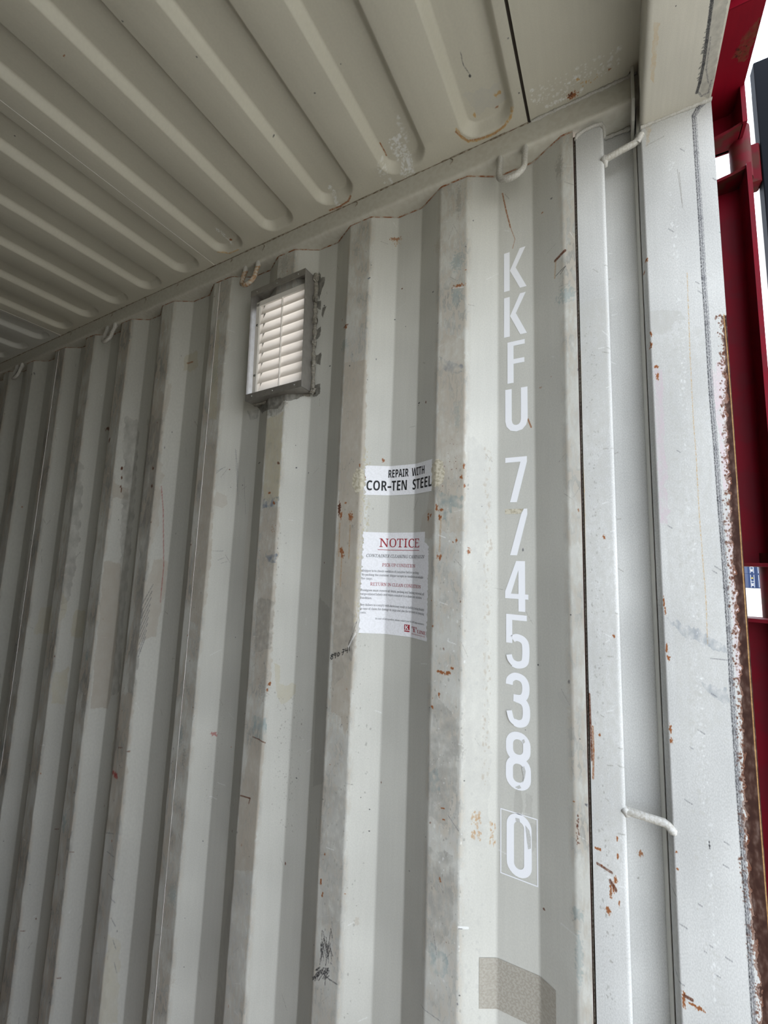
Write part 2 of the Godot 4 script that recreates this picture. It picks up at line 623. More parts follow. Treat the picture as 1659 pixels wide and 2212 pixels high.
func materials() -> void:
	rag.seed = 3
	rag.frequency = 0.045
	rag.fractal_octaves = 3
	var paint := Color8(196, 195, 187)
	M.paint = std(paint, 0.55)
	M.red = std(Color8(112, 10, 26), 0.5)
	M.red_worn = tri_mat(Color8(114, 10, 28), Color8(104, 20, 32), 0.5, 2.0, 51)
	M.red_rust = tri_mat(Color8(92, 12, 24), Color8(76, 36, 30), 0.6, 3.0, 52)
	M.weld = tri_mat(Color8(194, 192, 186), Color8(176, 173, 165), 0.5, 40.0, 53)
	M.weld_light = std(Color8(214, 212, 204), 0.5)
	M.ring = tri_mat(Color8(194, 192, 186), Color8(172, 167, 156), 0.5, 25.0, 54)
	M.rust_paint = tri_mat(Color8(196, 191, 179), Color8(164, 124, 86), 0.6, 11.0, 55)
	M.zig = tri_mat(Color8(186, 180, 168), Color8(128, 72, 34), 0.7, 6.0, 56)
	M.joint = std(Color8(92, 84, 74), 0.9)
	M.sealant_dark = tri_mat(Color8(104, 98, 88), Color8(66, 56, 46), 0.8, 20.0, 57)
	M.seam_brown = tri_mat(Color8(112, 98, 80), Color8(168, 160, 144), 0.8, 8.0, 58)
	M.sealant = tri_mat(Color8(142, 137, 125), Color8(112, 108, 99), 0.5, 14.0, 59)
	M.galv = tri_mat(Color8(146, 142, 136), Color8(140, 136, 130), 0.38, 6.0, 60)
	M.galv.metallic = 0.5
	M.galv_bright = std(Color8(190, 190, 188), 0.35, 0.8)
	M.screw = std(Color8(120, 122, 116), 0.4, 0.7)
	M.plastic = std(Color8(232, 227, 219), 0.45)
	M.plastic.backlight_enabled = true
	M.plastic.backlight = Color(0.3, 0.29, 0.28)
	M.plastic_thin = std(Color8(226, 221, 212), 0.45)
	M.plastic_thin.backlight_enabled = true
	M.plastic_thin.backlight = Color(0.64, 0.61, 0.58)
	M.vinyl = std(Color8(243, 244, 247), 0.4)
	M.residue = tri_mat(Color8(208, 202, 184), Color8(176, 168, 146), 0.4, 12.0, 61)
	M.wall_chip = tri_mat(Color8(188, 188, 184), Color8(206, 206, 202), 0.6, 60.0, 62)
	M.tape = tri_mat(Color8(158, 152, 140), Color8(172, 167, 156), 0.7, 22.0, 63)
	M.sticker = tri_mat(Color8(240, 240, 243), Color8(232, 232, 234), 0.5, 20.0, 64)
	M.ink = std(Color8(26, 26, 28), 0.6)
	M.ink_grey = std(Color8(70, 70, 74), 0.6)
	M.ink_red = std(Color8(158, 30, 44), 0.6)
	M.floor = tri_mat(Color8(120, 86, 58), Color8(92, 66, 46), 0.75, 3.0, 65)
	M.concrete = tri_mat(Color8(192, 184, 169), Color8(180, 171, 155), 0.9, 0.15, 66)
	M.line_paint = std(Color8(150, 176, 186), 0.8)
	M.steel_dark = std(Color8(70, 60, 56), 0.6, 0.3)
	M.steel_light = std(Color8(200, 204, 210), 0.5)
	M.rubber = std(Color8(14, 17, 23), 0.7)
	M.navy = std(Color8(44, 56, 84), 0.5)
	M.yellow = std(Color8(236, 178, 40), 0.5)
	# side wall, three painted stretches
	M.wall = []
	M.wall_spec = [[-1.195, -0.05, E - 1.3, E + 1.0], [-2.325, -1.19, E - 1.8, E + 1.0], [-3.455, -2.32, E - 1.8, E + 1.0]]
	var sizes := [[1280, 2048], [640, 1024], [320, 512]]
	for k in 3:
		var s: Array = M.wall_spec[k]
		begin(sizes[k][0], sizes[k][1], Vector2(s[0], s[2]), Vector2(s[1], s[3]), paint, 100 + k * 10)
		crest_dirt([0.65, 0.85, 0.85][k], 200 + k * 10)
		wear(s[0], s[1], s[2], s[3], [900, 700, 300][k], 300 + k)
		play(MARKS["wall%d" % k])
		M.wall.append(img_mat(finish(), 0.5))
	# corner post, strip and slot
	M.post_spec = [-0.055, 0.195, E - 0.90, E + 1.0]
	var s: Array = M.post_spec
	begin(512, 2048, Vector2(s[0], s[2]), Vector2(s[1], s[3]), Color8(195, 195, 192), 140, 0.09, 0.13, 0.02)
	play(MARKS.post)
	M.post = img_mat(finish(), 0.65)
	# roof sheets next to the doorway: x along, z across
	M.roof_spec = [-2.4, -0.14, 0.0, 1.2]
	begin(1536, 816, Vector2(-2.4, -1.2), Vector2(-0.14, 0.0), Color8(196, 192, 177), 160, 0.05, 0.03, 0.02)
	play(MARKS.roof)
	M.roof = img_mat(finish(), 0.5)
	begin(320, 720, Vector2(-0.1415, -0.5), Vector2(0.078, 0.0), Color8(194, 190, 175), 170, 0.05, 0.03, 0.02)
	play(MARKS.plate)
	M.front_plate = img_mat(finish(), 0.5)
	M.head_spec = [0.06, 0.19, 0.6]
	begin(256, 1024, Vector2(0.06, -0.6), Vector2(0.19, 0.0), Color8(194, 190, 178), 180, 0.05, 0.04, 0.03)
	play(MARKS.head)
	M.head = img_mat(finish(), 0.55)
	begin(128, 512, Vector2(0.186, -0.145), Vector2(0.2385, 0.06), Color8(112, 10, 26), 190, 0.10, 0.08, 0.05)
	play(MARKS.ledge)
	M.red_ledge = img_mat(finish(), 0.5)
	for k in ["red", "red_worn", "red_rust", "red_ledge", "rubber", "navy"]: M[k].metallic_specular = 0.2      # dull, chalky old paint and rubber
	M.post.metallic_specular = 0.3
	M.rail = tri_mat(Color8(196, 193, 181), Color8(190, 186, 173), 0.5, 6.0, 67)

# two tones mixed by noise, in world space
func tri_mat(a: Color, b: Color, rough: float, scale: float, sd: int) -> StandardMaterial3D:
	var m := std(Color.WHITE, rough)
	var n := FastNoiseLite.new()
	n.seed = sd
	n.frequency = 0.03
	n.fractal_octaves = 5
	var im := n.get_seamless_image(256, 256)
	var g := Image.create(256, 256, false, Image.FORMAT_RGB8)
	for j in 256:
		for i in 256:
			g.set_pixel(i, j, a.lerp(b, smoothstep(0.35, 0.7, im.get_pixel(i, j).r)))
	m.albedo_texture = ImageTexture.create_from_image(g)
	m.uv1_triplanar = true
	m.uv1_world_triplanar = true
	m.uv1_scale = Vector3.ONE * scale
	return m

# marks on the paint, in metres on each surface: p patch, s spot, l line, f flecks
var MARKS := {
	"wall0": [
		["p", "tan", 0.85, 2.5, 0.35, -0.6414, 2.3524, -0.57, 2.3408, -0.5642, 2.0602, -0.5618, 1.8786, -0.5636, 1.7042, -0.5674, 1.5916, -0.5744, 1.4817, -0.577, 1.4062, -0.5868, 1.3882, -0.6041, 1.4276, -0.6308, 1.43, -0.636, 1.6992, -0.6372, 1.9399, -0.6401, 2.1949],
		["p", "grey", 0.5, 4, 0.5, -0.6352, 2.4634, -0.5761, 2.4318, -0.5701, 2.3434, -0.6415, 2.3552, -0.6431, 2.4102],
		["p", "dgrey", 0.3, 3, 0.8, -0.6388, 1.7461, -0.5735, 1.6697, -0.575, 1.569, -0.6061, 1.5092, -0.6347, 1.4935, -0.6346, 1.6296],
		["p", "dgrey", 0.35, 4, 0.9, -0.6392, 1.2537, -0.5788, 1.2699, -0.5754, 0.9836, -0.6262, 0.9537, -0.6427, 1.0971],
		["p", "grey", 0.6, 4, 0.8, -0.6321, 1.4057, -0.5759, 1.3852, -0.5683, 0.9847, -0.5725, 0.7783, -0.6426, 0.7444, -0.6393, 1.0477, -0.635, 1.2548],
		["p", "tan", 0.62, 4, 0.6, -0.3611, 2.3433, -0.3458, 2.3589, -0.3128, 2.3472, -0.2965, 2.3257, -0.294, 2.0903, -0.2946, 1.8767, -0.3551, 1.877, -0.362, 2.0979],
		["p", "grey", 0.6, 5, 0.8, -0.3551, 1.877, -0.2946, 1.8767, -0.2935, 1.53, -0.2964, 1.1703, -0.2985, 0.9128, -0.3669, 0.8783, -0.3689, 1.143, -0.3644, 1.5376],
		["p", "dgrey", 0.45, 4, 0.8, -0.3542, 1.5198, -0.3006, 1.4726, -0.3038, 1.3435, -0.3279, 1.2647, -0.3647, 1.2717, -0.3628, 1.4217],
		["p", "dgrey", 0.4, 4, 0.9, -0.3632, 1.2088, -0.3068, 1.2097, -0.3097, 1.0806, -0.3433, 1.0163, -0.3674, 1.0135],
		["p", "teal", 0.5, 5, 1, -0.3617, 1.9727, -0.2986, 1.9555, -0.2962, 1.9343, -0.3235, 1.932, -0.3306, 1.8928, -0.3512, 1.9092],
		["p", "blue", 0.45, 4, 1.1, -0.3616, 2.3074, -0.3004, 2.2709, -0.3047, 2.2534, -0.3464, 2.2652],
		["p", "teal", 0.45, 5, 1.1, -0.3674, 1.3586, -0.3456, 1.3693, -0.3416, 1.3287, -0.3605, 1.319],
		["p", "teal", 0.45, 5, 1.1, -0.3621, 1.0339, -0.3235, 1.0247, -0.315, 0.9872, -0.3526, 0.9787],
		["p", "yel", 0.7, 3, 0.4, -0.921, 2.228, -0.8564, 2.2402, -0.8519, 2.0841, -0.85, 1.974, -0.9116, 1.9765, -0.9151, 2.111],
		["p", "tan", 0.7, 4, 0.6, -0.9096, 1.9556, -0.8464, 1.9537, -0.8428, 1.6966, -0.8406, 1.5078, -0.841, 1.4587, -0.8961, 1.4509, -0.9059, 1.6925],
		["p", "dgrey", 0.5, 4, 0.8, -0.9059, 1.6925, -0.8444, 1.6837, -0.8436, 1.5573, -0.9049, 1.5376],
		["p", "tan", 0.75, 2, 0.35, -0.8878, 1.3178, -0.844, 1.3083, -0.8466, 1.1742, -0.8545, 0.9928, -0.9216, 0.9689, -0.9139, 1.1802],
		["p", "teal", 0.5, 4, 0.9, -0.8881, 1.3723, -0.8436, 1.3738, -0.8444, 1.3142, -0.891, 1.3147],
		["p", "grey", 0.7, 5, 0.9, -0.9374, 0.9472, -0.854, 0.9874, -0.8647, 0.7729, -0.8662, 0.635, -0.9898, 0.545, -0.9714, 0.752],
		["p", "blue", 0.7, 2, 1.2, -0.9119, 1.9793, -0.8506, 1.9848, -0.8502, 1.9576, -0.9129, 1.9515],
		["p", "blue", 0.6, 3, 1.2, -0.8867, 1.8125, -0.8467, 1.8187, -0.8473, 1.7898, -0.8723, 1.793],
		["p", "yel", 0.6, 2, 0.3, -1.2154, 2.6322, -1.1787, 2.6224, -1.1648, 2.4334, -1.1478, 2.2596, -1.185, 2.2648, -1.2029, 2.4411],
		["p", "tan", 0.65, 3, 0.4, -1.2181, 2.1801, -1.1338, 2.1712, -1.1329, 2.0166, -1.1248, 1.8077, -1.1279, 1.6629, -1.1453, 1.5908, -1.2048, 1.6022, -1.2128, 1.8358, -1.2152, 2.0208],
		["p", "tan", 0.4, 3, 0.5, -1.1895, 0.851, -1.1559, 0.8569, -1.1493, 0.7321, -1.2016, 0.7231],
		["p", "tan", 0.4, 2, 0.2, -1.1246, 2.0139, -1.097, 2.0028, -1.0897, 1.9757, -1.1045, 1.9601, -1.1347, 1.971, -1.1308, 1.9894],
		["p", "yel", 0.5, 2, 0.3, -0.8344, 1.518, -0.8201, 1.5087, -0.8176, 1.4658, -0.7967, 1.4582, -0.7883, 1.4684, -0.7758, 1.4649, -0.7758, 1.4442, -0.7924, 1.422, -0.8109, 1.4103, -0.8222, 1.4291],
		["p", "dgrey", 0.28, 2, 0.2, -0.7141, 1.6975, -0.7058, 1.702, -0.6537, 1.6833, -0.6457, 1.469, -0.6398, 1.2641, -0.6919, 1.229, -0.703, 1.4518],
		["p", "tan", 0.22, 2, 0.2, -1.005, 2.0187, -0.9946, 2.0151, -0.9885, 1.8402, -0.9876, 1.6852, -1.0052, 1.6422, -1.011, 1.8255],
		["p", "tan", 0.45, 2, 0.3, -0.4049, 1.9217, -0.3837, 1.9354, -0.3715, 1.9319, -0.3695, 1.8611, -0.4031, 1.8678, -0.4101, 1.8905],
		["p", "tan", 0.4, 2, 0.3, -0.3793, 1.994, -0.3643, 1.9861, -0.3642, 1.8771, -0.3812, 1.8561, -0.3897, 1.9337],
		["p", "grey", 0.5, 5, 0.7, -0.2904, 2.1069, -0.2545, 2.0807, -0.2448, 1.9945, -0.239, 1.9206, -0.2533, 1.8473, -0.2437, 1.7064, -0.2465, 1.5322, -0.2391, 1.3936, -0.2469, 1.2334, -0.2869, 1.2313, -0.2912, 1.7243, -0.2919, 1.9821],
		["p", "grey", 0.4, 3, 0.4, -0.1062, 1.5616, -0.0981, 1.5666, -0.0759, 1.5679, -0.0771, 1.5426, -0.0898, 1.5427, -0.1019, 1.55],
		["p", "grey", 0.35, 4, 0.6, -0.0708, 2.1133, -0.0546, 2.1502, -0.0628, 1.7411, -0.0712, 1.3273, -0.0685, 1.0252, -0.0804, 1.0182, -0.0743, 1.4855, -0.0751, 1.7847],
		["p", "white", 0.4, 3, 0.8, -0.5674, 2.0601, -0.5567, 2.0605, -0.5555, 1.8788, -0.561, 1.6365, -0.5708, 1.6249, -0.569, 1.8194],
		["f", "yel", 0.9, -0.5725, 2.1097, -0.5492, 1.8791, 160, 0.0008, 0.0028, 11, 1.5],
		["f", "yel", 0.9, -0.5746, 1.8781, -0.5504, 1.6257, 160, 0.0008, 0.0028, 12, 1.5],
		["f", "tan", 0.8, -0.2545, 2.0807, -0.2389, 1.3485, 180, 0.0008, 0.003, 13, 1.8],
		["f", "grey", 0.7, -0.2878, 2.036, -0.2534, 0.9261, 160, 0.001, 0.004, 14, 1.4],
		["f", "dgrey", 0.6, -0.3564, 2.0522, -0.2854, 0.9243, 200, 0.0008, 0.0025, 15, 1.5],
		["f", "dgrey", 0.6, -0.6386, 2.0655, -0.5272, 0.7917, 200, 0.0008, 0.0025, 16, 1.5],
		["f", "white", 0.6, -0.3596, 2.0413, -0.287, 0.9242, 120, 0.0008, 0.0025, 17, 1.2],
		["f", "dgrey", 0.55, -0.9183, 1.9489, -0.8203, 1.4353, 120, 0.0008, 0.0022, 18, 1.4],
		["f", "black", 0.6, -0.6257, 2.1026, -0.5718, 2.0353, 10, 0.0008, 0.0012, 19, 1],
		["f", "drust", 0.8, -0.3491, 2.0964, -0.3076, 1.972, 26, 0.0006, 0.0014, 20, 1],
		["p", "smear", 0.9, 2, 0.4, -1.0381, 2.3178, -0.7981, 2.3105, -0.8032, 2.29, -0.8309, 2.2775, -0.8576, 2.2751, -0.8779, 2.255, -0.9118, 2.2573, -0.9681, 2.261, -1.002, 2.29],
		["p", "smear", 0.5, 3, 0.8, -0.9227, 2.2773, -0.8429, 2.2714, -0.8622, 2.244, -0.8941, 2.2284, -0.9238, 2.2421],
		["p", "dgrey", 0.5, 3, 0.8, -1.0516, 2.285, -0.993, 2.2824, -0.9982, 2.2521, -1.0311, 2.2504],
		["p", "smear", 0.9, 2, 0.3, -0.7843, 2.6847, -0.7787, 2.6959, -0.7698, 2.6713, -0.754, 2.6723, -0.7577, 2.6489, -0.7683, 2.6214, -0.772, 2.5979, -0.7841, 2.6287],
		["p", "smear", 0.9, 1, 0.2, -0.7595, 2.57, -0.7439, 2.57, -0.7512, 2.5495, -0.7555, 2.5356, -0.7615, 2.5463],
		["p", "smear", 0.9, 2, 0.3, -0.7825, 2.5948, -0.7648, 2.5958, -0.7663, 2.5658, -0.7812, 2.5761],
		["p", "smear", 0.9, 2, 0.3, -0.7796, 2.5028, -0.7606, 2.5069, -0.7604, 2.4785, -0.7739, 2.4713],
		["p", "smear", 0.9, 2, 0.3, -0.7773, 2.4185, -0.7531, 2.422, -0.754, 2.3841, -0.7683, 2.39],
		["p", "smear", 0.9, 2, 0.3, -0.7741, 2.324, -0.7501, 2.3254, -0.7497, 2.2937, -0.775, 2.2865],
		["p", "smear", 0.7, 2, 0.4, -0.9627, 2.7046, -0.8928, 2.687, -0.8434, 2.6862, -0.8158, 2.6995, -0.8128, 2.6902, -0.8428, 2.6769, -0.9261, 2.6773],
		["l", "drust", 1, 0.005, 0.3, -0.096, 2.4774, -0.0751, 2.4874],
		["l", "run", 0.5, 0.003, 0.4, -0.095, 2.4745, -0.0976, 2.4375],
		["l", "black", 0.7, 0.0012, 0.4, -0.0955, 2.4406, -0.0739, 2.451, -0.0856, 2.4382],
		["l", "rust", 0.9, 0.003, 0.5, -0.2171, 2.7188, -0.2082, 2.6681, -0.1983, 2.6206],
		["l", "rust", 0.6, 0.0016, 0.5, -0.1983, 2.6206, -0.1875, 2.5845, -0.193, 2.5622],
		["l", "rust", 0.9, 0.003, 0.3, -0.1607, 2.1329, -0.154, 2.1138],
		["s", "rust", 0.9, -0.3146, 2.4798, 0.0152, 0.0049],
		["l", "white", 0.6, 0.003, 0.3, -0.3288, 2.478, -0.3029, 2.4725],
		["s", "rust", 0.7, -0.5106, 2.7037, 0.016, 0.0057],
		["f", "run", 0.6, -0.5221, 2.7034, -0.4926, 2.6822, 24, 0.0008, 0.0018, 21, 2],
		["s", "drust", 0.95, -0.6344, 1.9423, 0.0052, 0.0173],
		["s", "rust", 0.9, -0.6289, 1.9249, 0.0044, 0.0098],
		["s", "rust", 0.9, -0.5981, 1.9193, 0.0072, 0.0121],
		["s", "rust", 0.8, -0.616, 1.9564, 0.0044, 0.0025],
		["l", "run", 0.5, 0.004, 0.6, -0.5982, 1.8963, -0.598, 1.8128],
		["l", "run", 0.5, 0.004, 0.6, -0.6306, 1.9028, -0.63, 1.818],
		["l", "run", 0.5, 0.004, 0.6, -0.6201, 1.8242, -0.6197, 1.7413],
		["l", "run", 0.5, 0.004, 0.6, -0.3489, 1.9091, -0.3508, 1.8345],
		["s", "rust", 0.9, -0.6219, 1.8302, 0.0072, 0.0096],
		["s", "rust", 0.8, -0.6169, 1.8183, 0.0043, 0.0083],
		["s", "rust", 0.95, -0.3597, 1.9354, 0.0034, 0.0087],
		["s", "rust", 0.95, -0.3482, 1.9296, 0.0068, 0.0032],
		["s", "rust", 0.95, -0.3512, 1.9135, 0.0045, 0.0065],
		["s", "rust", 0.95, -0.3771, 1.9193, 0.003, 0.0044],
		["s", "rust", 0.95, -0.3845, 1.9133, 0.003, 0.01],
		["s", "rust", 0.95, -0.3114, 1.859, 0.0022, 0.0083],
		["s", "rust", 0.95, -0.319, 1.8559, 0.0022, 0.0021],
		["s", "rust", 0.95, -0.3562, 1.8238, 0.0023, 0.0063],
		["s", "rust", 0.95, -0.3494, 1.8208, 0.0045, 0.0063],
		["s", "rust", 0.95, -0.2963, 2.0304, 0.0029, 0.0065],
		["s", "rust", 0.95, -0.3014, 2.0038, 0.0033, 0.0054],
		["s", "rust", 0.95, -0.2938, 1.982, 0.0019, 0.0043],
		["s", "rust", 0.95, -0.2841, 1.8358, 0.0036, 0.0072],
		["s", "rust", 0.95, -0.5227, 2.0691, 0.0043, 0.0049],
		["s", "rust", 0.95, -0.5607, 2.0222, 0.0043, 0.0037],
		["s", "rust", 0.95, -0.5765, 2.0539, 0.0029, 0.005],
		["s", "rust", 0.95, -0.3487, 1.5706, 0.0033, 0.0029],
		["s", "rust", 0.95, -0.3411, 1.5688, 0.0075, 0.0039],
		["s", "rust", 0.95, -0.3272, 1.5689, 0.0085, 0.0048],
		["s", "rust", 0.95, -0.3157, 1.5813, 0.0042, 0.0024],
		["s", "rust", 0.95, -0.3455, 1.5213, 0.0021, 0.0077],
		["s", "rust", 0.95, -0.3601, 1.4934, 0.0033, 0.0039],
		["s", "rust", 0.95, -0.3326, 1.2948, 0.0062, 0.0018],
		["s", "rust", 0.95, -0.3301, 1.273, 0.0031, 0.0018],
		["s", "rust", 0.95, -0.3361, 1.1561, 0.003, 0.0043],
		["s", "rust", 0.95, -0.8423, 1.4623, 0.0045, 0.0061],
		["s", "rust", 0.95, -0.8482, 1.4462, 0.0023, 0.0049],
		["s", "rust", 0.95, -0.6349, 1.0442, 0.0027, 0.0078],
		["s", "rust", 0.95, -0.6293, 1.0214, 0.0027, 0.0068],
		["s", "rust", 0.95, -0.6281, 1.107, 0.0027, 0.003],
		["s", "rust", 0.95, -0.645, 2.4596, 0.0055, 0.0087],
		["l", "drust", 0.8, 0.0022, 0.5, -0.886, 1.317, -0.8615, 1.3152, -0.843, 1.3096],
		["l", "drust", 0.8, 0.003, 0.5, -0.9169, 1.1581, -0.8804, 1.1612, -0.8841, 1.1474],
		["l", "drust", 0.9, 0.002, 0.4, -0.6549, 2.4607, -0.6352, 2.4634],
		["f", "run", 0.6, -0.2742, 1.3021, -0.2553, 1.246, 40, 0.001, 0.003, 22, 2],
		["f", "run", 0.6, -0.2404, 1.2862, -0.2302, 1.2342, 26, 0.001, 0.002, 23, 2],
		["f", "drust", 0.8, -0.076, 1.357, -0.0701, 1.3045, 26, 0.0008, 0.0018, 24, 1.6],
		["f", "drust", 0.7, -0.1709, 1.2951, -0.1642, 1.2465, 10, 0.0008, 0.0016, 25, 1.3],
		["s", "drust", 0.8, -0.861, 2.0849, 0.0055, 0.0042],
		["s", "rust", 0.9, -0.8877, 1.9976, 0.0055, 0.0042],
		["s", "rust", 0.9, -0.8667, 1.9664, 0.0054, 0.0055],
		["f", "rust", 0.8, -0.872, 1.9067, -0.8517, 1.8796, 14, 0.0008, 0.0015, 26, 1.8],
		["l", "black", 0.75, 0.0018, 0.7, -0.6029, 0.9255, -0.603, 0.9045],
		["l", "black", 0.75, 0.0018, 0.7, -0.6256, 0.9122, -0.6194, 0.8938],
		["l", "black", 0.75, 0.0018, 0.7, -0.5988, 0.9191, -0.6057, 0.8997],
		["l", "black", 0.75, 0.0018, 0.7, -0.6231, 0.9264, -0.6235, 0.8961],
		["l", "black", 0.75, 0.0018, 0.7, -0.6244, 0.9451, -0.6251, 0.9262],
		["l", "black", 0.75, 0.0018, 0.7, -0.61, 0.9232, -0.6024, 0.888],
		["l", "black", 0.75, 0.0018, 0.7, -0.6044, 0.9222, -0.6033, 0.9016],
		["l", "black", 0.75, 0.0018, 0.7, -0.6214, 0.9442, -0.6176, 0.9294],
		["l", "black", 0.75, 0.0018, 0.7, -0.6223, 0.9086, -0.6269, 0.874],
		["l", "black", 0.75, 0.0018, 0.7, -0.6162, 0.9366, -0.6204, 0.898],
		["l", "black", 0.75, 0.0018, 0.7, -0.6126, 0.9357, -0.6099, 0.9171],
		["l", "black", 0.75, 0.0018, 0.7, -0.6161, 0.9286, -0.6067, 0.9061],
		["l", "black", 0.75, 0.0018, 0.7, -0.6151, 0.9248, -0.6109, 0.9085],
		["l", "black", 0.75, 0.0018, 0.7, -0.622, 0.9207, -0.6163, 0.8868],
		["l", "black", 0.75, 0.0018, 0.7, -0.6269, 0.9179, -0.6216, 0.8814],
		["l", "black", 0.75, 0.0018, 0.7, -0.601, 0.9585, -0.5957, 0.9422],
		["l", "black", 0.75, 0.0018, 0.7, -0.6192, 0.9308, -0.6191, 0.9048],
		["l", "black", 0.75, 0.0018, 0.7, -0.6131, 0.9192, -0.6035, 0.9015],
		["l", "black", 0.75, 0.0018, 0.7, -0.6246, 0.9207, -0.6263, 0.9003],
		["l", "black", 0.75, 0.0018, 0.7, -0.6082, 0.9222, -0.6061, 0.8956],
		["l", "black", 0.75, 0.0018, 0.7, -0.6011, 0.9294, -0.5941, 0.8949],
		["l", "black", 0.75, 0.0018, 0.7, -0.625, 0.9193, -0.6208, 0.8942],
		["l", "black", 0.75, 0.0018, 0.7, -0.6009, 0.953, -0.607, 0.9103],
		["l", "black", 0.75, 0.0018, 0.7, -0.5998, 0.9186, -0.5919, 0.9057],
		["l", "black", 0.75, 0.0018, 0.7, -0.6069, 0.9203, -0.6101, 0.879],
		["l", "black", 0.75, 0.0018, 0.7, -0.6175, 0.9122, -0.61, 0.8955],
		["l", "black", 0.8, 0.0018, 0.7, -0.6291, 0.8596, -0.6428, 0.839],
		["l", "black", 0.8, 0.0018, 0.7, -0.6138, 0.8726, -0.6301, 0.8475],
		["l", "black", 0.8, 0.0018, 0.7, -0.6288, 0.856, -0.633, 0.8394],
		["l", "black", 0.8, 0.0018, 0.7, -0.5992, 0.8728, -0.6118, 0.8524],
		["l", "black", 0.8, 0.0018, 0.7, -0.5992, 0.8631, -0.6125, 0.8499],
		["l", "black", 0.8, 0.0018, 0.7, -0.6029, 0.8737, -0.6164, 0.8496],
		["l", "black", 0.8, 0.0018, 0.7, -0.6081, 0.8584, -0.6097, 0.8398],
		["l", "black", 0.8, 0.0018, 0.7, -0.6252, 0.8584, -0.6421, 0.837],
		["l", "black", 0.8, 0.0018, 0.7, -0.6291, 0.8511, -0.646, 0.8327],
		["l", "black", 0.8, 0.0018, 0.7, -0.6242, 0.8617, -0.635, 0.8516],
		["l", "black", 0.8, 0.0018, 0.7, -0.6008, 0.8737, -0.6155, 0.8597],
		["l", "black", 0.8, 0.0018, 0.7, -0.6049, 0.876, -0.6213, 0.8576],
		["l", "black", 0.8, 0.0018, 0.7, -0.6166, 0.8602, -0.6279, 0.8407],
		["l", "black", 0.8, 0.0018, 0.7, -0.6327, 0.8483, -0.6484, 0.835],
		["l", "black", 0.8, 0.0018, 0.7, -0.6262, 0.8694, -0.6387, 0.8564],
		["l", "black", 0.8, 0.0018, 0.7, -0.6025, 0.8775, -0.6064, 0.8703],
		["l", "black", 0.8, 0.0018, 0.7, -0.6046, 0.8671, -0.618, 0.8572],
		["l", "black", 0.8, 0.0018, 0.7, -0.6261, 0.8679, -0.6346, 0.8579],
		["l", "black", 0.8, 0.0018, 0.7, -0.6091, 0.8749, -0.6126, 0.8641],
		["l", "black", 0.8, 0.0018, 0.7, -0.6014, 0.8783, -0.6153, 0.8603],
		["l", "black", 0.8, 0.0018, 0.7, -0.6161, 0.8717, -0.6327, 0.8509],
		["l", "black", 0.8, 0.0018, 0.7, -0.631, 0.8557, -0.6387, 0.8346],
		["l", "black", 0.6, 0.002, 0.6, -0.6267, 0.862, -0.5973, 0.8562, -0.5768, 0.8562],
		["l", "black", 0.6, 0.0015, 0.5, -0.5679, 1.6564, -0.5754, 1.6268, -0.5876, 1.5985, -0.5779, 1.622],
		["p", "dgrey", 0.6, 3, 0.6, -0.583, 1.6406, -0.5718, 1.6528, -0.5695, 1.5915, -0.5772, 1.5577, -0.5859, 1.5675],
		["l", "white", 0.8, 0.003, 0.3, -0.5688, 1.6272, -0.5872, 1.5919],
		["l", "char", 0.6, 0.001, 0.5, -1.0812, 2.1573, -1.0669, 2.0343],
		["l", "char", 0.6, 0.001, 0.5, -1.0782, 2.1543, -1.0558, 1.9731],
		["l", "char", 0.6, 0.001, 0.5, -1.0698, 2.1111, -1.0648, 2.0159],
		["l", "char", 0.6, 0.001, 0.5, -1.0385, 2.0629, -1.0194, 1.9422],
		["l", "char", 0.6, 0.001, 0.5, -1.1324, 2.081, -1.1053, 2.0975],
		["l", "char", 0.6, 0.001, 0.5, -1.1319, 2.0749, -1.1142, 2.091],
		["l", "char", 0.6, 0.001, 0.5, -1.122, 1.8225, -1.0917, 1.8237],
		["l", "char", 0.6, 0.001, 0.5, -1.1053, 1.7938, -1.0876, 1.8033],
		["l", "char", 0.6, 0.001, 0.5, -0.2397, 1.0976, -0.2397, 1.096],
		["l", "char", 0.6, 0.0012, 0.5, -0.3745, 0.9078, -0.331, 0.9033],
		["l", "char", 0.6, 0.0012, 0.5, -0.3482, 1.0549, -0.3413, 1.0155],
		["l", "char", 0.6, 0.0012, 0.5, -0.3211, 1.2847, -0.2976, 1.2607],
		["l", "char", 0.6, 0.0012, 0.5, -0.6171, 0.9187, -0.6082, 0.9034],
		["s", "black", 0.8, -0.5719, 2.5841, 0.0023, 0.0021],
		["s", "black", 0.8, -0.386, 2.4928, 0.0033, 0.0019],
		["s", "black", 0.8, -0.573, 2.5841, 0.0023, 0.0021],
		["s", "black", 0.8, -0.5072, 2.4626, 0.0022, 0.002],
		["s", "black", 0.8, -0.7528, 2.5741, 0.0035, 0.0023],
		["s", "black", 0.8, -0.6237, 2.3379, 0.0031, 0.002],
		["s", "black", 0.8, -0.7194, 2.374, 0.0034, 0.0022],
		["s", "black", 0.8, -0.9596, 2.0983, 0.0087, 0.0023],
		["s", "black", 0.8, -0.8098, 2.0716, 0.0024, 0.0021],
		["s", "black", 0.8, -0.4264, 2.212, 0.0034, 0.0019],
		["s", "black", 0.8, -0.7556, 1.2305, 0.0031, 0.0017],
		["s", "black", 0.8, -0.5251, 1.2248, 0.0019, 0.0015],
		["s", "black", 0.8, -0.5234, 1.1775, 0.0019, 0.0015],
		["s", "blue", 0.8, -0.5743, 2.5829, 0.0047, 0.0021],
		["l", "white", 0.9, 0.004, 0.2, -0.2952, 1.0838, -0.2789, 1.0839],
		["l", "black", 0.8, 0.001, 0.2, -0.2952, 1.0813, -0.2887, 1.0817],
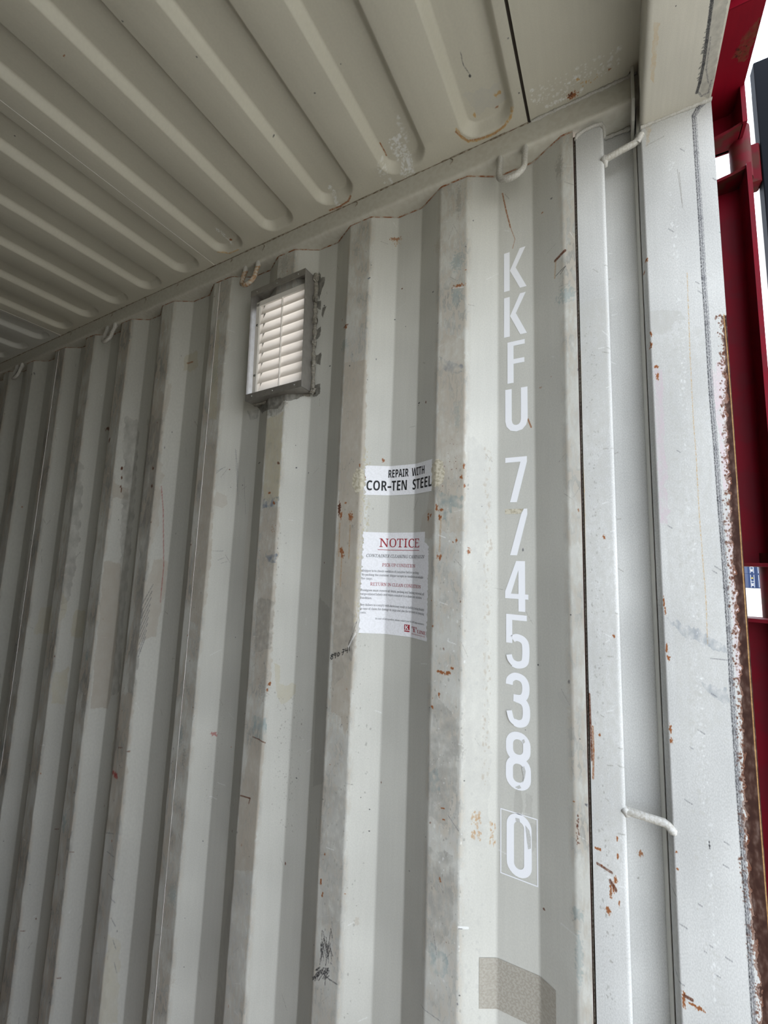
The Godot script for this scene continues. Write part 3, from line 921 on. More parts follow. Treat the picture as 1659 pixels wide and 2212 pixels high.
		["l", "white", 0.7, 0.0018, 0.5, -1.0488, 1.1419, -1.0173, 1.1426],
		["l", "white", 0.7, 0.0018, 0.5, -1.0748, 1.0982, -1.0472, 1.0965],
		["l", "white", 0.7, 0.0018, 0.5, -0.6238, 1.1237, -0.6022, 1.1247],
		["l", "white", 0.7, 0.0018, 0.5, -0.3474, 1.7203, -0.3297, 1.7155],
		["l", "white", 0.7, 0.0018, 0.5, -0.3262, 1.6367, -0.3091, 1.6328],
		["l", "white", 0.7, 0.0018, 0.5, -0.3549, 1.8717, -0.3368, 1.8653],
		["s", "tan", 0.5, -0.542, 0.9861, 0.0056, 0.0095],
		["s", "red", 0.5, -1.076, 1.2736, 0.0108, 0.0066],
		["f", "dgrey", 0.7, -1.0935, 1.3865, -1.0397, 1.0684, 90, 0.0006, 0.0016, 27, 1],
		["f", "dgrey", 0.6, -0.8203, 1.4353, -0.7452, 1.0983, 160, 0.0008, 0.0022, 28, 1.3],
		["p", "dgrey", 0.25, 2, 0.3, -0.1914, 1.3568, -0.1804, 1.3615, -0.177, 1.3277, -0.1807, 1.305, -0.1934, 1.3038],
		["p", "dgrey", 0.2, 2, 0.3, -0.1697, 1.354, -0.1572, 1.3505, -0.1593, 1.3105, -0.1717, 1.3103],
		["p", "dgrey", 0.22, 3, 0.4, -0.1665, 1.2999, -0.1489, 1.3018, -0.151, 1.2592, -0.1616, 1.2457, -0.1649, 1.2715],
	],
	"wall1": [
		["p", "yel", 0.5, 2, 0.2, -1.3853, 2.5568, -1.3371, 2.5654, -1.3202, 2.4985, -1.3389, 2.4844, -1.3938, 2.4924, -1.3946, 2.5381],
		["l", "rust", 0.8, 0.004, 0.4, -1.3839, 2.5219, -1.3546, 2.522],
		["p", "tan", 0.5, 2, 0.3, -1.4416, 2.4364, -1.4281, 2.4404, -1.4261, 2.4008, -1.4404, 2.3022, -1.4489, 2.3463],
		["p", "tan", 0.6, 4, 0.7, -1.5786, 2.4538, -1.4577, 2.4016, -1.433, 2.1365, -1.4249, 1.8836, -1.4424, 1.8335, -1.4751, 2.1382],
		["p", "tan", 0.62, 2, 0.3, -1.7285, 2.0985, -1.7108, 2.0767, -1.6666, 2.0598, -1.6685, 2.0137, -1.7218, 2.0246],
		["p", "tan", 0.7, 2, 0.3, -1.7248, 1.777, -1.6632, 1.7688, -1.6436, 1.5548, -1.6361, 1.322, -1.652, 1.2377, -1.7117, 1.234, -1.716, 1.4155, -1.7192, 1.6196],
		["p", "tan", 0.62, 2, 0.35, -1.4297, 1.7916, -1.3806, 1.7838, -1.3868, 1.6581, -1.3926, 1.5946, -1.3991, 1.5239, -1.4229, 1.5182, -1.4443, 1.5018, -1.446, 1.6398],
		["p", "dgrey", 0.5, 4, 0.8, -1.7123, 2.3511, -1.6576, 2.3431, -1.6212, 1.9762, -1.6151, 1.6253, -1.5951, 1.2964, -1.6384, 1.289, -1.6635, 1.709],
		["p", "dgrey", 0.5, 4, 0.8, -1.6009, 2.3351, -1.448, 2.302, -1.4516, 1.9997, -1.4461, 1.6716, -1.4447, 1.3306, -1.4802, 1.3251, -1.4994, 1.7995],
		["p", "dgrey", 0.5, 4, 0.8, -2.0414, 2.1874, -1.9861, 2.1849, -1.9668, 1.887, -1.9722, 1.6003, -2.0077, 1.5987],
		["l", "red", 0.5, 0.003, 0.4, -1.4283, 2.0511, -1.4147, 1.9672, -1.3955, 1.7702, -1.3941, 1.6419],
		["l", "char", 0.7, 0.0016, 0.4, -1.4227, 1.7014, -1.4521, 1.6283],
		["l", "char", 0.7, 0.0016, 0.4, -1.4236, 1.6789, -1.4508, 1.6062],
		["l", "char", 0.7, 0.0016, 0.4, -1.4244, 1.6566, -1.4496, 1.5843],
		["l", "char", 0.7, 0.0016, 0.4, -1.4252, 1.6343, -1.4487, 1.5624],
		["l", "char", 0.7, 0.0016, 0.4, -1.426, 1.6121, -1.448, 1.5405],
		["l", "char", 0.7, 0.0016, 0.4, -1.4268, 1.59, -1.4474, 1.5187],
		["l", "char", 0.7, 0.0016, 0.4, -1.4276, 1.568, -1.4467, 1.497],
		["l", "char", 0.7, 0.0016, 0.4, -1.4284, 1.546, -1.446, 1.4754],
		["l", "char", 0.7, 0.0016, 0.4, -1.4292, 1.5242, -1.4454, 1.4539],
		["p", "tan", 0.45, 2, 0.3, -2.5758, 1.7013, -2.5113, 1.6995, -2.5044, 1.5819, -2.5239, 1.5203, -2.5673, 1.5185],
		["p", "yel", 0.45, 2, 0.3, -2.0033, 1.646, -1.9773, 1.6001, -1.9827, 1.5439, -2.0033, 1.5153],
		["p", "yel", 0.4, 2, 0.3, -2.2209, 1.5617, -2.0717, 1.5788, -2.056, 1.4636, -2.2353, 1.4421, -2.2281, 1.5017],
		["p", "yel", 0.5, 2, 0.3, -1.9513, 1.5676, -1.8794, 1.5729, -1.8785, 1.4639, -1.9528, 1.4622],
		["p", "yel", 0.5, 3, 0.4, -1.9941, 1.3241, -1.9455, 1.3407, -1.9428, 1.2017, -1.9958, 1.1993],
		["p", "tan", 0.6, 4, 0.7, -1.5951, 1.2964, -1.4475, 1.3305, -1.4435, 1.0373, -1.4515, 0.9021, -1.551, 0.8699, -1.5944, 1.0755],
		["p", "grey", 0.7, 5, 0.9, -1.5261, 0.8696, -1.4483, 0.8959, -1.4418, 0.6243, -1.4365, 0.3506, -1.5883, 0.2522, -1.5561, 0.5678],
		["p", "yel", 0.4, 3, 0.4, -1.45, 0.5971, -1.4121, 0.5929, -1.398, 0.3528, -1.4496, 0.3496],
		["s", "drust", 0.8, -1.7011, 2.1423, 0.0033, 0.0075],
		["s", "drust", 0.8, -1.6991, 2.1386, 0.0033, 0.0075],
		["s", "drust", 0.8, -1.6968, 2.0679, 0.0033, 0.0074],
		["s", "drust", 0.8, -1.6973, 2.105, 0.0033, 0.0074],
		["s", "drust", 0.8, -1.4659, 2.0513, 0.0056, 0.0069],
		["s", "drust", 0.8, -1.4721, 2.1206, 0.0056, 0.007],
		["s", "drust", 0.8, -1.8707, 2.3321, 0.03, 0.0084],
		["s", "drust", 0.8, -1.7851, 2.2613, 0.0068, 0.0079],
		["l", "drust", 0.8, 0.003, 0.3, -1.6928, 2.0607, -1.6929, 2.0459],
		["l", "drust", 0.6, 0.0022, 0.5, -1.9963, 0.3859, -1.9823, 0.3866],
		["l", "drust", 0.6, 0.0022, 0.5, -1.7191, 0.3532, -1.7063, 0.354],
		["l", "drust", 0.6, 0.0022, 0.5, -1.5008, 1.1495, -1.4773, 1.1549],
		["l", "drust", 0.6, 0.0022, 0.5, -1.4544, 1.1484, -1.4395, 1.1501],
		["l", "drust", 0.6, 0.0022, 0.5, -1.9115, 0.7494, -1.8822, 0.7585],
		["l", "drust", 0.6, 0.0022, 0.5, -1.7248, 0.7484, -1.7115, 0.7491],
		["s", "red", 0.7, -1.5087, 1.0649, 0.0209, 0.007],
		["s", "red", 0.7, -1.4991, 1.0586, 0.0208, 0.0069],
		["l", "char", 0.5, 0.002, 0.5, -1.551, 0.8699, -1.4753, 0.8876],
		["l", "char", 0.5, 0.002, 0.5, -1.5007, 0.8261, -1.4595, 0.8231],
		["l", "char", 0.5, 0.002, 0.5, -1.48, 0.7664, -1.4463, 0.7583],
		["l", "char", 0.5, 0.002, 0.5, -1.4599, 0.7081, -1.4381, 0.6912],
		["l", "char", 0.5, 0.002, 0.5, -1.4443, 0.6481, -1.4299, 0.6249],
		["l", "char", 0.5, 0.002, 0.5, -1.4337, 0.5851, -1.4218, 0.5595],
		["l", "char", 0.5, 0.002, 0.5, -1.4233, 0.5229, -1.4139, 0.4948],
	],
	"wall2": [
	],
	"post": [
		["p", "grey", 0.6, 4, 0.7, -0.0504, 2.3574, -0.0328, 2.3596, -0.0073, 2.3562, 0.0024, 2.3452, 0.0004, 2.2086, 0.0007, 2.1031, -0.0088, 2.0479, -0.0515, 2.0526],
		["p", "grey", 0.5, 5, 0.9, -0.0515, 2.0526, -0.0056, 2.0476, -0.0001, 1.7457, 0.0013, 1.4251, -0.0068, 1.2738, -0.0487, 1.2588, -0.0505, 1.5723, -0.0512, 1.8303],
		["p", "grey", 0.6, 3, 0.4, 0.0743, 2.3051, 0.101, 2.3014, 0.1238, 2.2913, 0.1287, 2.2732, 0.1108, 2.2733, 0.0991, 2.253, 0.0755, 2.2569],
		["p", "grey", 0.35, 6, 0.9, 0.0764, 2.2397, 0.1557, 2.2569, 0.1532, 1.9967, 0.157, 1.7572, 0.1591, 1.5654, 0.0893, 1.5216, 0.0822, 1.8332],
		["p", "mauve", 0.6, 5, 0.7, 0.0776, 2.1926, 0.0891, 2.1847, 0.0876, 2.0906, 0.0869, 2.0025, 0.0911, 1.9848, 0.0845, 1.9595, 0.0898, 1.9166, 0.0846, 1.8915, 0.0741, 1.8917, 0.0751, 2.0477],
		["p", "pink", 0.5, 4, 0.8, 0.1621, 2.1663, 0.1804, 2.1888, 0.1837, 2.1277, 0.1848, 2.0767, 0.1863, 1.9857, 0.1854, 1.9455, 0.168, 1.9464, 0.1681, 2.037, 0.1642, 2.0882],
		["p", "pink", 0.4, 4, 0.7, 0.1682, 1.9141, 0.1849, 1.9136, 0.1837, 1.7592, 0.1823, 1.6269, 0.1685, 1.6319, 0.1693, 1.7581],
		["p", "umber", 0.9, 8, 0.6, 0.1928, 2.265, 0.1943, 2.1944, 0.1946, 2.1172, 0.1947, 2.0257, 0.1945, 1.945, 0.1943, 1.8742, 0.194, 1.8051, 0.1937, 1.7376, 0.1935, 1.6717, 0.1934, 1.6004, 0.1933, 1.5308, 0.1935, 1.4498, 0.1936, 1.3776, 0.1941, 1.2888, 0.1939, 1.2087, 0.1935, 1.1428, 0.1701, 1.1312, 0.1702, 1.198, 0.1673, 1.2781, 0.1651, 1.3681, 0.1663, 1.442, 0.1698, 1.5254, 0.1719, 1.5964, 0.1729, 1.669, 0.1735, 1.7358, 0.1742, 1.8042, 0.1742, 1.8743, 0.1748, 1.946, 0.1759, 2.0278, 0.1788, 2.12, 0.1815, 2.1972, 0.1818, 2.268],
		["p", "edge", 1, 7, 0.3, 0.1928, 2.265, 0.1943, 2.1944, 0.1946, 2.1172, 0.1947, 2.0257, 0.1945, 1.945, 0.1943, 1.8742, 0.194, 1.8051, 0.1937, 1.7376, 0.1935, 1.6717, 0.1934, 1.6004, 0.1933, 1.5308, 0.1935, 1.4498, 0.1936, 1.3776, 0.1941, 1.2888, 0.1939, 1.2087, 0.1935, 1.1428, 0.1733, 1.1328, 0.1735, 1.1995, 0.1712, 1.2797, 0.1691, 1.3694, 0.1704, 1.4432, 0.1727, 1.5261, 0.1748, 1.597, 0.1759, 1.6694, 0.1765, 1.7361, 0.1766, 1.8043, 0.1767, 1.8743, 0.1773, 1.9459, 0.1791, 2.0274, 0.182, 2.1194, 0.184, 2.1967, 0.1838, 2.2675],
		["f", "drust", 0.85, 0.1726, 2.2705, 0.1825, 2.1796, 26, 0.0008, 0.0024, 680, 1.2],
		["f", "umber", 0.7, 0.1779, 2.2691, 0.1825, 2.1796, 18, 0.0008, 0.0026, 681, 1],
		["f", "drust", 0.85, 0.1724, 2.1993, 0.1822, 2.1109, 26, 0.0008, 0.0024, 760, 1.2],
		["f", "umber", 0.7, 0.1776, 2.1981, 0.1822, 2.1109, 18, 0.0008, 0.0026, 761, 1],
		["f", "drust", 0.85, 0.1698, 2.1215, 0.1795, 2.0357, 26, 0.0008, 0.0024, 850, 1.2],
		["f", "umber", 0.7, 0.1749, 2.1206, 0.1795, 2.0357, 18, 0.0008, 0.0026, 851, 1],
		["f", "drust", 0.85, 0.1671, 2.0287, 0.1767, 1.9459, 26, 0.0008, 0.0024, 960, 1.2],
		["f", "umber", 0.7, 0.1721, 2.0282, 0.1767, 1.9459, 18, 0.0008, 0.0026, 961, 1],
		["f", "drust", 0.85, 0.1661, 1.9465, 0.1756, 1.8664, 26, 0.0008, 0.0024, 1060, 1.2],
		["f", "umber", 0.7, 0.1711, 1.9462, 0.1756, 1.8664, 18, 0.0008, 0.0026, 1061, 1],
		["f", "drust", 0.85, 0.1655, 1.8743, 0.175, 1.7966, 26, 0.0008, 0.0024, 1150, 1.2],
		["f", "umber", 0.7, 0.1705, 1.8743, 0.175, 1.7966, 18, 0.0008, 0.0026, 1151, 1],
		["f", "drust", 0.85, 0.1656, 1.8039, 0.1749, 1.7284, 26, 0.0008, 0.0024, 1240, 1.2],
		["f", "umber", 0.7, 0.1705, 1.8041, 0.1749, 1.7284, 18, 0.0008, 0.0026, 1241, 1],
		["f", "drust", 0.85, 0.165, 1.7351, 0.1743, 1.6618, 26, 0.0008, 0.0024, 1330, 1.2],
		["f", "umber", 0.7, 0.1699, 1.7355, 0.1743, 1.6618, 18, 0.0008, 0.0026, 1331, 1],
		["f", "drust", 0.85, 0.1645, 1.6679, 0.1737, 1.5968, 26, 0.0008, 0.0024, 1420, 1.2],
		["f", "umber", 0.7, 0.1693, 1.6685, 0.1737, 1.5968, 18, 0.0008, 0.0026, 1421, 1],
		["f", "drust", 0.85, 0.1636, 1.5949, 0.1727, 1.5261, 26, 0.0008, 0.0024, 1520, 1.2],
		["f", "umber", 0.7, 0.1684, 1.5958, 0.1727, 1.5261, 18, 0.0008, 0.0026, 1521, 1],
		["f", "drust", 0.85, 0.1616, 1.5235, 0.1706, 1.4568, 26, 0.0008, 0.0024, 1620, 1.2],
		["f", "umber", 0.7, 0.1663, 1.5246, 0.1706, 1.4568, 18, 0.0008, 0.0026, 1621, 1],
		["f", "drust", 0.85, 0.1582, 1.4397, 0.1672, 1.3753, 26, 0.0008, 0.0024, 1740, 1.2],
		["f", "umber", 0.7, 0.1629, 1.441, 0.1672, 1.3753, 18, 0.0008, 0.0026, 1741, 1],
		["f", "drust", 0.85, 0.1571, 1.3654, 0.1659, 1.3032, 26, 0.0008, 0.0024, 1850, 1.2],
		["f", "umber", 0.7, 0.1617, 1.3669, 0.1659, 1.3032, 18, 0.0008, 0.0026, 1851, 1],
		["f", "drust", 0.85, 0.1594, 1.275, 0.168, 1.2156, 26, 0.0008, 0.0024, 1990, 1.2],
		["f", "umber", 0.7, 0.1639, 1.2768, 0.168, 1.2156, 18, 0.0008, 0.0026, 1991, 1],
		["f", "drust", 0.85, 0.1625, 1.1946, 0.171, 1.1376, 26, 0.0008, 0.0024, 2120, 1.2],
		["f", "umber", 0.7, 0.167, 1.1966, 0.171, 1.1376, 18, 0.0008, 0.0026, 2121, 1],
		["l", "ochre", 0.9, 0.0016, 0.2, 0.1851, 2.2671, 0.1866, 2.1961, 0.187, 2.1185, 0.1872, 2.0265, 0.1872, 1.9454, 0.187, 1.8742, 0.1868, 1.8048, 0.1867, 1.737, 0.1865, 1.6708, 0.1865, 1.5991, 0.1865, 1.5292, 0.1868, 1.4479, 0.187, 1.3754, 0.1876, 1.2862, 0.1875, 1.2059, 0.1872, 1.1397],
		["l", "char", 0.55, 0.0062, 0.7, 0.1848, 2.7163, 0.1683, 2.705, 0.1604, 2.6908, 0.1603, 2.6091, 0.1603, 2.4707, 0.1594, 2.3477, 0.1598, 2.2559, 0.1594, 2.1233, 0.1609, 2.021, 0.1614, 1.9305, 0.1622, 1.8585, 0.1625, 1.7806, 0.1626, 1.7123, 0.162, 1.6308, 0.1619, 1.5518, 0.1619, 1.4749, 0.1624, 1.4004, 0.1627, 1.3344, 0.1632, 1.2638, 0.1629, 1.2009, 0.1626, 1.1383],
		["l", "black", 0.7, 0.0016, 0.7, 0.1827, 2.7175, 0.1662, 2.7062, 0.1582, 2.692, 0.1581, 2.6102, 0.1582, 2.4716, 0.1573, 2.3484, 0.1578, 2.2564, 0.1574, 2.1236, 0.1589, 2.0212, 0.1595, 1.9306, 0.1603, 1.8585, 0.1607, 1.7805, 0.1608, 1.7121, 0.1602, 1.6305, 0.1601, 1.5514, 0.1601, 1.4745, 0.1606, 1.3999, 0.161, 1.3338, 0.1615, 1.2631, 0.1612, 1.2002, 0.1609, 1.1375],
		["l", "char", 0.75, 0.0016, 0.7, 0.1862, 2.7155, 0.1698, 2.7042, 0.1618, 2.69, 0.1617, 2.6084, 0.1617, 2.4702, 0.1607, 2.3473, 0.1611, 2.2555, 0.1607, 2.1231, 0.1621, 2.0209, 0.1627, 1.9304, 0.1634, 1.8585, 0.1638, 1.7807, 0.1639, 1.7124, 0.1632, 1.631, 0.1631, 1.552, 0.163, 1.4752, 0.1635, 1.4008, 0.1638, 1.3348, 0.1643, 1.2642, 0.164, 1.2014, 0.1637, 1.1388],
		["l", "char", 0.6, 0.0012, 0.8, 0.189, 2.7138, 0.1726, 2.7026, 0.1646, 2.6885, 0.1645, 2.607, 0.1644, 2.4691, 0.1634, 2.3464, 0.1638, 2.2548, 0.1633, 2.1226, 0.1647, 2.0206, 0.1652, 1.9303, 0.1659, 1.8585, 0.1662, 1.7808, 0.1663, 1.7126, 0.1656, 1.6314, 0.1655, 1.5525, 0.1653, 1.4759, 0.1658, 1.4015, 0.1661, 1.3356, 0.1665, 1.2651, 0.1662, 1.2024, 0.1658, 1.1399],
		["l", "ochre", 0.6, 0.0016, 1, 0.1356, 2.3649, 0.1328, 2.2082, 0.132, 2.0843, 0.1329, 2.0154, 0.1326, 1.9071, 0.1337, 1.8343, 0.1351, 1.7556, 0.1336, 1.6864],
		["s", "rust", 0.95, 0.0729, 2.4152, 0.0023, 0.0049],
		["s", "rust", 0.95, 0.0741, 2.2592, 0.0015, 0.0075],
		["s", "rust", 0.95, 0.0732, 2.2357, 0.0022, 0.0065],
		["s", "rust", 0.95, 0.0797, 2.1903, 0.0037, 0.0037],
		["s", "rust", 0.95, 0.0812, 2.1716, 0.0029, 0.0073],
		["s", "rust", 0.95, 0.0748, 1.7512, 0.0014, 0.0113],
		["s", "rust", 0.95, 0.0763, 1.7352, 0.0014, 0.008],
		["s", "rust", 0.95, 0.0758, 1.6717, 0.002, 0.0079],
		["s", "rust", 0.95, 0.0778, 1.6563, 0.0027, 0.0047],
		["s", "rust", 0.95, 0.0756, 1.5373, 0.002, 0.0091],
		["s", "rust", 0.95, 0.0762, 1.5187, 0.002, 0.006],
		["s", "rust", 0.95, 0.076, 1.3452, 0.0019, 0.0021],
		["s", "rust", 0.95, 0.0763, 1.3201, 0.0019, 0.0021],
		["s", "rust", 0.95, 0.0685, 2.4018, 0.0015, 0.0039],
		["s", "rust", 0.95, 0.0767, 1.1298, 0.0025, 0.0145],
		["s", "rust", 0.95, 0.0886, 1.1289, 0.006, 0.002],
		["s", "rust", 0.95, 0.0956, 1.1271, 0.0083, 0.0033],
		["s", "rust", 0.95, -0.016, 1.8664, 0.0031, 0.0044],
		["s", "rust", 0.95, -0.0049, 1.6832, 0.0023, 0.0033],
		["s", "rust", 0.95, -0.033, 1.505, 0.0023, 0.0032],
		["s", "rust", 0.95, -0.0222, 1.25, 0.0021, 0.0118],
		["s", "rust", 0.95, -0.0146, 1.271, 0.0028, 0.0059],
		["s", "rust", 0.95, -0.0178, 1.2567, 0.0021, 0.0088],
		["s", "rust", 0.95, -0.0098, 1.339, 0.0014, 0.006],
		["s", "rust", 0.95, -0.0099, 1.3093, 0.0014, 0.0074],
		["s", "rust", 0.95, -0.0266, 1.2186, 0.0043, 0.0066],
		["s", "rust", 0.95, -0.01, 1.2365, 0.0014, 0.0044],
		["s", "rust", 0.95, -0.0408, 1.3118, 0.0074, 0.0023],
		["s", "rust", 0.95, -0.0348, 1.2875, 0.0022, 0.0015],
		["l", "drust", 0.8, 0.0022, 0.4, -0.0429, 1.2878, -0.0313, 1.2843, -0.0193, 1.2804],
		["l", "drust", 0.9, 0.004, 0.4, -0.0225, 1.266, -0.0143, 1.2551],
		["l", "drust", 0.9, 0.0025, 0.3, 0.0776, 1.1367, 0.0883, 1.1352],
		["l", "drust", 0.9, 0.0032, 0.4, -0.0482, 1.5727, -0.0477, 1.5237, -0.0471, 1.4834, -0.0469, 1.4595],
		["l", "rust", 0.8, 0.003, 0.5, -0.0441, 1.5163, -0.0435, 1.4763, -0.0454, 1.4283],
		["l", "ochre", 0.5, 0.003, 0.7, -0.05, 2.2493, -0.0506, 2.0525, -0.0493, 1.9581, -0.0503, 1.7947, -0.0505, 1.716],
		["p", "blue", 0.3, 5, 0.9, 0.0778, 1.7234, 0.1041, 1.714, 0.1537, 1.6925, 0.1613, 1.6748, 0.1406, 1.6759, 0.0969, 1.6976],
		["p", "blue", 0.25, 5, 0.9, 0.1194, 1.6241, 0.1558, 1.6152, 0.1558, 1.5935, 0.1367, 1.5973],
		["l", "char", 0.5, 0.001, 0.4, 0.1368, 1.6627, 0.1583, 1.6633],
		["s", "black", 0.85, 0.1207, 1.3681, 0.0012, 0.0049],
		["s", "black", 0.7, 0.121, 1.3751, 0.0008, 0.0021],
		["l", "char", 0.5, 0.0012, 0.6, 0.1185, 1.1849, 0.1253, 1.1831],
		["l", "grey", 0.5, 0.0012, 0.6, 0.1268, 1.607, 0.1315, 1.6041],
		["l", "grey", 0.5, 0.0012, 0.6, 0.1494, 2.3321, 0.1555, 2.3249],
		["l", "char", 0.5, 0.0012, 0.6, 0.1055, 2.0246, 0.1104, 2.0202],
		["l", "grey", 0.5, 0.0012, 0.6, 0.1161, 1.6884, 0.1254, 1.6823],
		["l", "grey", 0.5, 0.0012, 0.6, 0.0732, 1.2995, 0.0783, 1.2977],
		["l", "char", 0.5, 0.0012, 0.6, 0.1462, 1.8095, 0.1521, 1.805],
		["l", "grey", 0.5, 0.0012, 0.6, 0.1146, 1.6207, 0.1249, 1.6145],
		["l", "grey", 0.5, 0.0012, 0.6, 0.1165, 1.5561, 0.1232, 1.5524],
		["l", "char", 0.5, 0.0012, 0.6, 0.1134, 1.2234, 0.1177, 1.2221],
		["l", "grey", 0.5, 0.0012, 0.6, 0.1358, 1.7188, 0.1446, 1.7128],
		["l", "grey", 0.5, 0.0012, 0.6, 0.1166, 2.4278, 0.1221, 2.4209],
		["l", "char", 0.5, 0.0012, 0.6, 0.0861, 1.8876, 0.0922, 1.8828],
		["l", "grey", 0.5, 0.0012, 0.6, 0.1071, 2.4127, 0.1161, 2.4019],
		["l", "grey", 0.5, 0.0012, 0.6, 0.1033, 1.5981, 0.1079, 1.5955],
		["l", "char", 0.5, 0.0012, 0.6, 0.0682, 1.1535, 0.0782, 1.1512],
		["l", "grey", 0.5, 0.0012, 0.6, 0.1261, 1.3114, 0.1328, 1.309],
		["l", "grey", 0.5, 0.0012, 0.6, 0.1189, 1.1721, 0.1287, 1.1696],
		["l", "char", 0.5, 0.0012, 0.6, 0.1373, 1.3471, 0.1438, 1.3445],
		["l", "grey", 0.5, 0.0012, 0.6, 0.17, 2.5805, 0.176, 2.572],
		["l", "grey", 0.5, 0.0012, 0.6, 0.2006, 2.5068, 0.2105, 2.4931],
		["l", "char", 0.5, 0.0012, 0.6, 0.0682, 1.2793, 0.0732, 1.2777],
		["l", "grey", 0.5, 0.0012, 0.6, 0.0948, 1.9727, 0.1053, 1.9636],
		["l", "grey", 0.5, 0.0012, 0.6, 0.15, 1.5387, 0.1549, 1.536],
		["l", "char", 0.5, 0.0012, 0.6, 0.1364, 2.6303, 0.1422, 2.6221],
		["l", "grey", 0.5, 0.0012, 0.6, 0.1192, 1.1556, 0.1253, 1.1542],
		["l", "grey", 0.5, 0.0012, 0.6, 0.1883, 2.2433, 0.1916, 2.2393],
		["l", "char", 0.5, 0.0012, 0.6, 0.1333, 1.2148, 0.1416, 1.2124],
		["l", "grey", 0.5, 0.0012, 0.6, 0.1257, 1.3529, 0.1327, 1.3502],
		["l", "grey", 0.5, 0.0012, 0.6, 0.1636, 2.3564, 0.1731, 2.3448],
		["l", "char", 0.5, 0.0012, 0.6, 0.1875, 2.4306, 0.1971, 2.4181],
		["l", "grey", 0.5, 0.0012, 0.6, 0.1441, 1.5357, 0.1542, 1.5301],
		["l", "grey", 0.5, 0.0012, 0.6, 0.0916, 1.6163, 0.0954, 1.6141],
		["l", "char", 0.5, 0.0012, 0.6, 0.1012, 1.5151, 0.1062, 1.5125],
		["l", "grey", 0.5, 0.0012, 0.6, 0.114, 1.7168, 0.1206, 1.7123],
		["l", "grey", 0.5, 0.0012, 0.6, 0.0984, 1.9197, 0.1074, 1.9123],
		["l", "char", 0.5, 0.0012, 0.6, 0.1351, 1.6061, 0.1422, 1.6019],
		["l", "grey", 0.5, 0.0012, 0.6, 0.1105, 1.1296, 0.1148, 1.1287],
		["l", "grey", 0.5, 0.0012, 0.6, 0.1377, 2.558, 0.1445, 2.5487],
		["l", "char", 0.5, 0.0012, 0.6, 0.0908, 1.43, 0.1015, 1.4253],
		["l", "grey", 0.5, 0.0012, 0.6, 0.122, 1.5504, 0.1251, 1.5487],
		["l", "grey", 0.5, 0.0012, 0.6, 0.1142, 1.8423, 0.1185, 1.839],
		["l", "char", 0.5, 0.0012, 0.6, 0.1477, 2.3439, 0.1525, 2.3382],
		["l", "grey", 0.5, 0.0012, 0.6, 0.1201, 1.1495, 0.1295, 1.1473],
		["l", "grey", 0.5, 0.0012, 0.6, 0.1546, 2.1406, 0.1601, 2.1348],
		["l", "char", 0.5, 0.0012, 0.6, 0.0759, 1.2384, 0.0856, 1.2356],
		["l", "grey", 0.5, 0.0012, 0.6, 0.0885, 1.956, 0.0994, 1.9468],
		["l", "grey", 0.5, 0.0012, 0.6, 0.0724, 1.4909, 0.078, 1.4881],
		["l", "char", 0.5, 0.0012, 0.6, 0.1402, 1.3815, 0.1466, 1.3788],
		["l", "grey", 0.5, 0.0012, 0.6, 0.1831, 2.2635, 0.1874, 2.2585],
		["l", "grey", 0.5, 0.0012, 0.6, 0.1544, 1.8382, 0.1627, 1.8316],
		["l", "char", 0.5, 0.0012, 0.6, 0.1135, 1.5448, 0.1228, 1.5398],
		["l", "grey", 0.5, 0.0012, 0.6, 0.1118, 2.5187, 0.1198, 2.5083],
		["l", "grey", 0.5, 0.0012, 0.6, 0.1248, 1.8632, 0.1315, 1.8579],
		["l", "char", 0.5, 0.0012, 0.6, 0.15, 2.325, 0.1562, 2.3176],
		["l", "grey", 0.5, 0.0012, 0.6, 0.1216, 2.3542, 0.1298, 2.3445],
		["l", "grey", 0.5, 0.0012, 0.6, 0.164, 2.2937, 0.1722, 2.2841],
		["l", "char", 0.5, 0.0012, 0.6, 0.1101, 2.4678, 0.1186, 2.4571],
		["l", "grey", 0.5, 0.0012, 0.6, 0.1395, 1.3185, 0.1461, 1.3161],
		["l", "grey", 0.5, 0.0012, 0.6, 0.0588, 1.2166, 0.0681, 1.2141],
		["l", "char", 0.5, 0.0012, 0.6, 0.1827, 2.5445, 0.1919, 2.5316],
		["l", "grey", 0.5, 0.0012, 0.6, 0.1549, 2.2813, 0.1626, 2.2724],
		["l", "grey", 0.5, 0.0012, 0.6, 0.1295, 1.5043, 0.1382, 1.4999],
		["l", "char", 0.5, 0.0012, 0.6, 0.1019, 1.2776, 0.107, 1.2759],
		["l", "grey", 0.5, 0.0012, 0.6, 0.1836, 2.2726, 0.1892, 2.266],
		["l", "grey", 0.5, 0.0012, 0.6, 0.1387, 1.3742, 0.1448, 1.3717],
		["l", "char", 0.5, 0.0012, 0.6, 0.1498, 1.8168, 0.1598, 1.8091],
		["l", "grey", 0.5, 0.0012, 0.6, 0.0948, 1.8309, 0.1052, 1.8231],
		["l", "grey", 0.5, 0.0012, 0.6, 0.0873, 1.7352, 0.0973, 1.7284],
		["l", "char", 0.5, 0.0012, 0.6, 0.1063, 1.212, 0.1095, 1.2111],
		["l", "grey", 0.6, 0.0012, 0.6, -0.0202, 2.1868, -0.0102, 2.1794],
		["l", "dgrey", 0.6, 0.0012, 0.6, -0.0016, 1.7254, 0.0024, 1.7243],
		["l", "white", 0.6, 0.0012, 0.6, -0.0052, 1.3417, -0.0013, 1.3381],
		["l", "grey", 0.6, 0.0012, 0.6, -0.0246, 2.2483, -0.0115, 2.2478],
		["l", "dgrey", 0.6, 0.0012, 0.6, 0.004, 1.9057, 0.0139, 1.907],
		["l", "white", 0.6, 0.0012, 0.6, 0.0082, 2.4869, 0.0146, 2.4844],
		["l", "grey", 0.6, 0.0012, 0.6, -0.0113, 1.2293, -0.0064, 1.2288],
